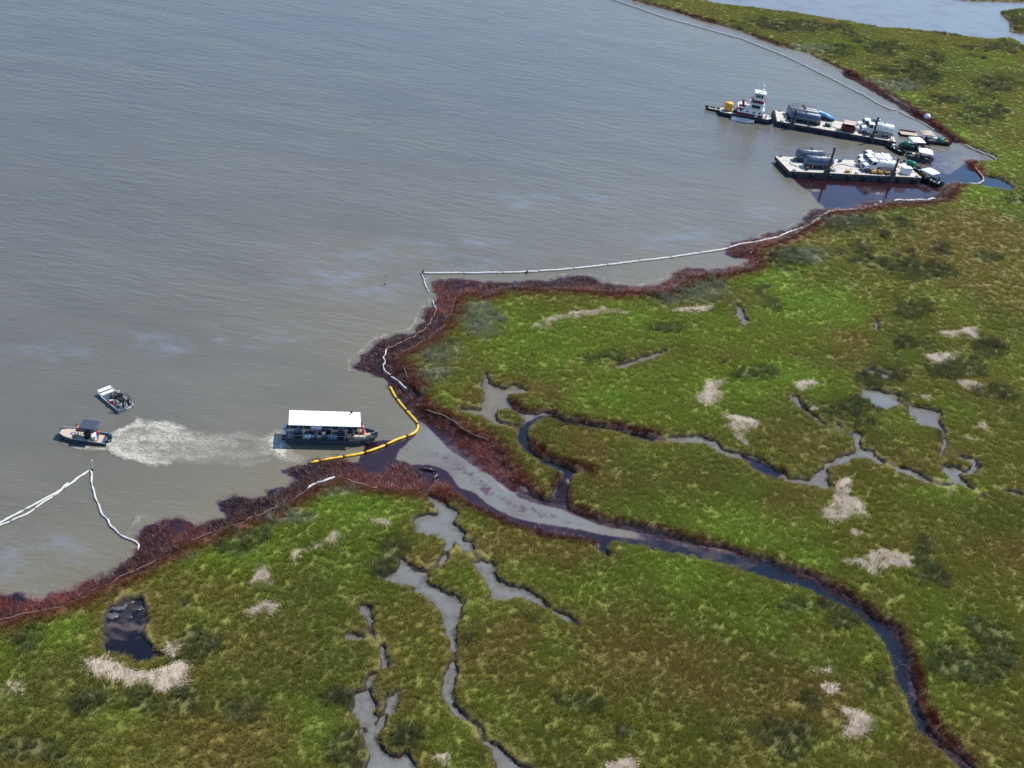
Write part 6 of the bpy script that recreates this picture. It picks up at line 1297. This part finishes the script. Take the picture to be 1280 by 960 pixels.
boom([(432, 601), (445, 606), (460, 611), (472, 613)], 0.11, M_BOOMT, 'tan line right of the pale boom at the top of the left shore', 3.0, 0.45, wob=0.4)
boom([(515, 482), (508, 470), (498, 455), (497, 445), (520, 435), (540, 422), (557, 408), (564, 392), (569, 375), (577, 368), (597, 369), (608, 373), (618, 367), (628, 363), (665, 363), (707, 363), (742, 365), (752, 365)], 0.05, M_BOOMT, 'oil-stained tan line along the inner edge of the northern reeds', 5.0, 0.45, wob=0.5)
boom([(532, 515), (545, 519), (564, 528), (580, 540), (597, 548), (611, 554)], 0.09, M_BOOMT, 'faint stained line behind the reeds of the canal mouth', 4.0, 0.45, wob=0.4)
boom([(601, 378), (610, 380), (620, 381), (625, 377)], 0.11, M_BOOMT, 'short tan rope loop on the grass below the northern reeds', 2.0, 0.6, wob=0.4)
boom([(936, 319), (958, 307), (983, 301), (999, 291), (1017, 281), (1033, 271)], 0.12, M_BOOMT, 'stained line on the grass edge left of the oily inlet', 5.0, 0.45, wob=0.4)
# posts
def post(u, v, h, r_, m, label, cap=None, name='marker_post'):
    p = P(u, v); e = empty(name, (p.x, p.y, 0), 0, label, 'post'); MB().cyl((0, 0, -1.0), (0.05, 0.03, h), r_, r_*0.8, 8).build('pole', m, e)
    b = MB(); b.rev((0.05, 0.03, h-0.05), (0.05, 0.03, h+0.2), [(0, r_*1.4), (0.15, r_*1.5), (0.25, r_*0.6)], 8); b.build('cap', cap or m, e); MB().rev((0, 0, 0), (0, 0, 0.35), [(0, r_*1.8), (0.3, r_*1.8), (0.35, r_)], 8).build('collar', M_DARK, e); return e
post(115, 588, 1.5, 0.09, M_BOOMW, 'white post where the booms meet at lower left'); post(528, 343, 0.7, 0.12, M_DARK, 'short dark post at the corner of the long white boom')
post(481, 356, 1.6, 0.05, M_ALU, 'thin marker stake standing alone in the bay above the marsh point', M_DARK); post(658, 342, 0.5, 0.1, M_DARK, 'small dark stub post on the long white boom')
post(1159, 190, 2.4, 0.09, M_DARK, 'dark pile standing in the water right of the awnings'); post(1159, 201, 2.0, 0.12, M_DARK, 'lower dark pile standing in the water right of the awnings')
def buoy(u, v, r_, label, z=0.0, m=None):
    p = P(u, v); e = empty('buoy', (p.x, p.y, z), 0, label, 'buoy'); MB().rev((0, 0, -0.3*r_), (0, 0, 1.5*r_), [(0, 0.4*r_), (0.3*r_, 0.85*r_), (0.7*r_, r_), (1.1*r_, 0.9*r_), (1.5*r_, 0.55*r_), (1.75*r_, 0.15*r_)], 16).build('float', m or M_WHITE, e, True); MB().rev((0, 0, 1.4*r_), (0, 0, 1.75*r_), [(0, 0.16*r_), (0.25*r_, 0.16*r_), (0.3*r_, 0.1*r_)], 8).build('shackle', M_DARK, e)
buoy(1158, 149, 0.95, 'large white dome buoy stranded at the far shore reeds', 0.3); buoy(1099, 256, 0.38, 'small white buoy on the reeds below the nearer barge', 0.5); buoy(1093, 259, 0.25, 'tiny white float beside the small white buoy', 0.5)
# half-sunk debris in the canal mouth
def debris(u, v, label, rz, s):
    p = P(u, v); e = empty('drift_log', (p.x, p.y, 0.0), rz, label, 'drift log'); b = MB(); b.tube([(-1.2*s, 0, 0.05), (-0.4*s, 0.1*s, 0.18), (0.5*s, -0.05*s, 0.14), (1.2*s, 0.1*s, 0.05)], [0.12*s, 0.22*s, 0.2*s, 0.1*s], 8); b.build('trunk', M_BLACK, e, True)
    b = MB(); b.tube([(-0.3*s, 0, 0.2), (-0.1*s, 0.35*s, 0.5*s)], [0.08, 0.04], 5); b.tube([(0.5*s, 0, 0.15), (0.8*s, -0.4*s, 0.35*s)], [0.08, 0.04], 5); b.build('branch', M_RUST, e); b = MB(); b.box((0.0, 0.02, 0.30), (1.1*s, 0.14*s, 0.06)); b.build('bark_strip', M_ALU, e)
debris(535, 588, 'dark drift log lying in the purple oil at the canal mouth', 0.1, 0.95); debris(545, 597, 'smaller dark drift log just below right of the other one', 1.2, 0.7)

def hose(root, pts, z, m, label, r_=0.07):
    P3 = [loc2w(root, x, y, z+r_) for x, y in pts]; P3 = densify(P3, 0.5, 0.35); base = P3[0].copy(); o = MB().tube([p-base for p in P3], r_, 6).build('hose', m, None, True); o.location = base; return tag(o, label, 'hose')
hose(nb, [(-NL/2+12.5, -1.0), (-NL/2+15, 0.8), (-2.0, 1.6), (0.5, 0.2), (3.0, -0.4)], ZB, M_BLACK, 'black hose snaking over the open deck of the nearer barge')
hose(nb, [(-NL/2+3.0, -2.0), (-NL/2+2.0, 0.5), (-NL/2+4.0, 2.6), (-NL/2+5.5, 1.0)], ZB, M_DARK, 'grey hose on the empty left end of the nearer barge')
hose(nb, [(NL/2-4.0, 1.5), (NL/2-2.5, 0.0), (NL/2-1.0, -1.5), (NL/2+0.2, -2.0)], ZB, M_YEL, 'yellow hose running off the right end of the nearer barge')
hose(fb, [(-FL/2+12.0, -2.2), (-FL/2+15, -1.2), (-FL/2+17, -2.6), (-FL/2+19, -1.6)], ZB, M_BLACK, 'black hose on the open middle deck of the farther barge')
for i, (dx, dy, m, lb) in enumerate([(13.6, 2.4, M_DARK, 'dark toolbox on the open deck left of the white trucks'), (16.5, 2.9, M_SHIRTB, 'blue toolbox at the back edge of the nearer barge'), (5.0, -3.2, M_RUST, 'rusty toolbox near the front edge left of the tanks')]):
    tote(nb, -NL/2+dx, dy, ZB, lb, (0.9, 0.5, 0.5), m, 0.3*i, 'toolbox', 'toolbox')
heap(nb, NL/2-3.3, 2.0, ZB, M_TAN, 'tan rope pile at the right end of the nearer barge', 'rope_pile', 'rope', (0.7, 0.6, 0.4), 31)
heap(nb, NL/2-1.8, 0.6, ZB, M_ORANGE, 'orange bags at the right end of the nearer barge', 'bag_heap', 'bags', (0.6, 0.5, 0.45), 32)
person(loc2w(nb, 2.6, -NW/2+1.4, ZB), nb.rotation_euler[2]+1.5, 'stand', M_SHIRTW, M_JEANS, 'worker in white shirt by the yellow pump left of the pallets', helmet=M_ORANGE)
person(loc2w(nb, NL/2-3.8, 3.0, ZB), nb.rotation_euler[2]+2.5, 'stand', M_SHIRTB, M_JEANS, 'worker in blue shirt at the back right corner of the nearer barge', helmet=M_WHITE)

M_OILC = mat('weathered_oil_crust', (0.03, 0.024, 0.024), 0.35, var=0.5, scale=2.0, bump=0.6); M_OILG = mat('grey_oil_crust', (0.095, 0.09, 0.10), 0.3, var=0.4, scale=2.0, bump=0.6)
for i, (u, v, sx, sy, rz_, m, lb) in enumerate([(164, 747, 1.1, 0.5, 0.6, M_OILG, 'grey crust patch at the very top of the oiled pool'), (156, 753, 1.2, 0.5, 0.5, M_OILC, 'dark crust patch second from the top of the oiled pool'), (147, 760, 1.4, 0.55, 0.4, M_OILG, 'pale grey crust patch at the upper left bank of the oiled pool'), (140, 769, 1.2, 0.7, 0.4, M_OILG, 'pale grey crust patch lowest on the left bank of the oiled pool'), (168, 760, 1.5, 0.7, 0.2, M_OILC, 'dark crust patch in the middle of the upper oiled pool'), (157, 770, 1.3, 0.6, 0.1, M_OILC, 'dark crust patch just above the brown foam of the oiled pool')]):
    p = P(u, v); r = random.Random(50+i); n_ = 16; rings = []
    for zz, k in ((-0.02, 1.0), (0.02, 0.96), (0.04, 0.6), (0.045, 0.15)):
        r2 = random.Random(80+i); rings.append([(sx*k*math.cos(a*6.283/n_)*r2.uniform(0.4, 1.25), 0.85*sy*k*math.sin(a*6.283/n_)*r2.uniform(0.4, 1.25), zz) for a in range(n_)])
    o = MB().loft(rings).build('oil_crust', m, None, True); o.location = p; o.rotation_euler = (0, 0, rz_); tag(o, lb, 'oil crust')
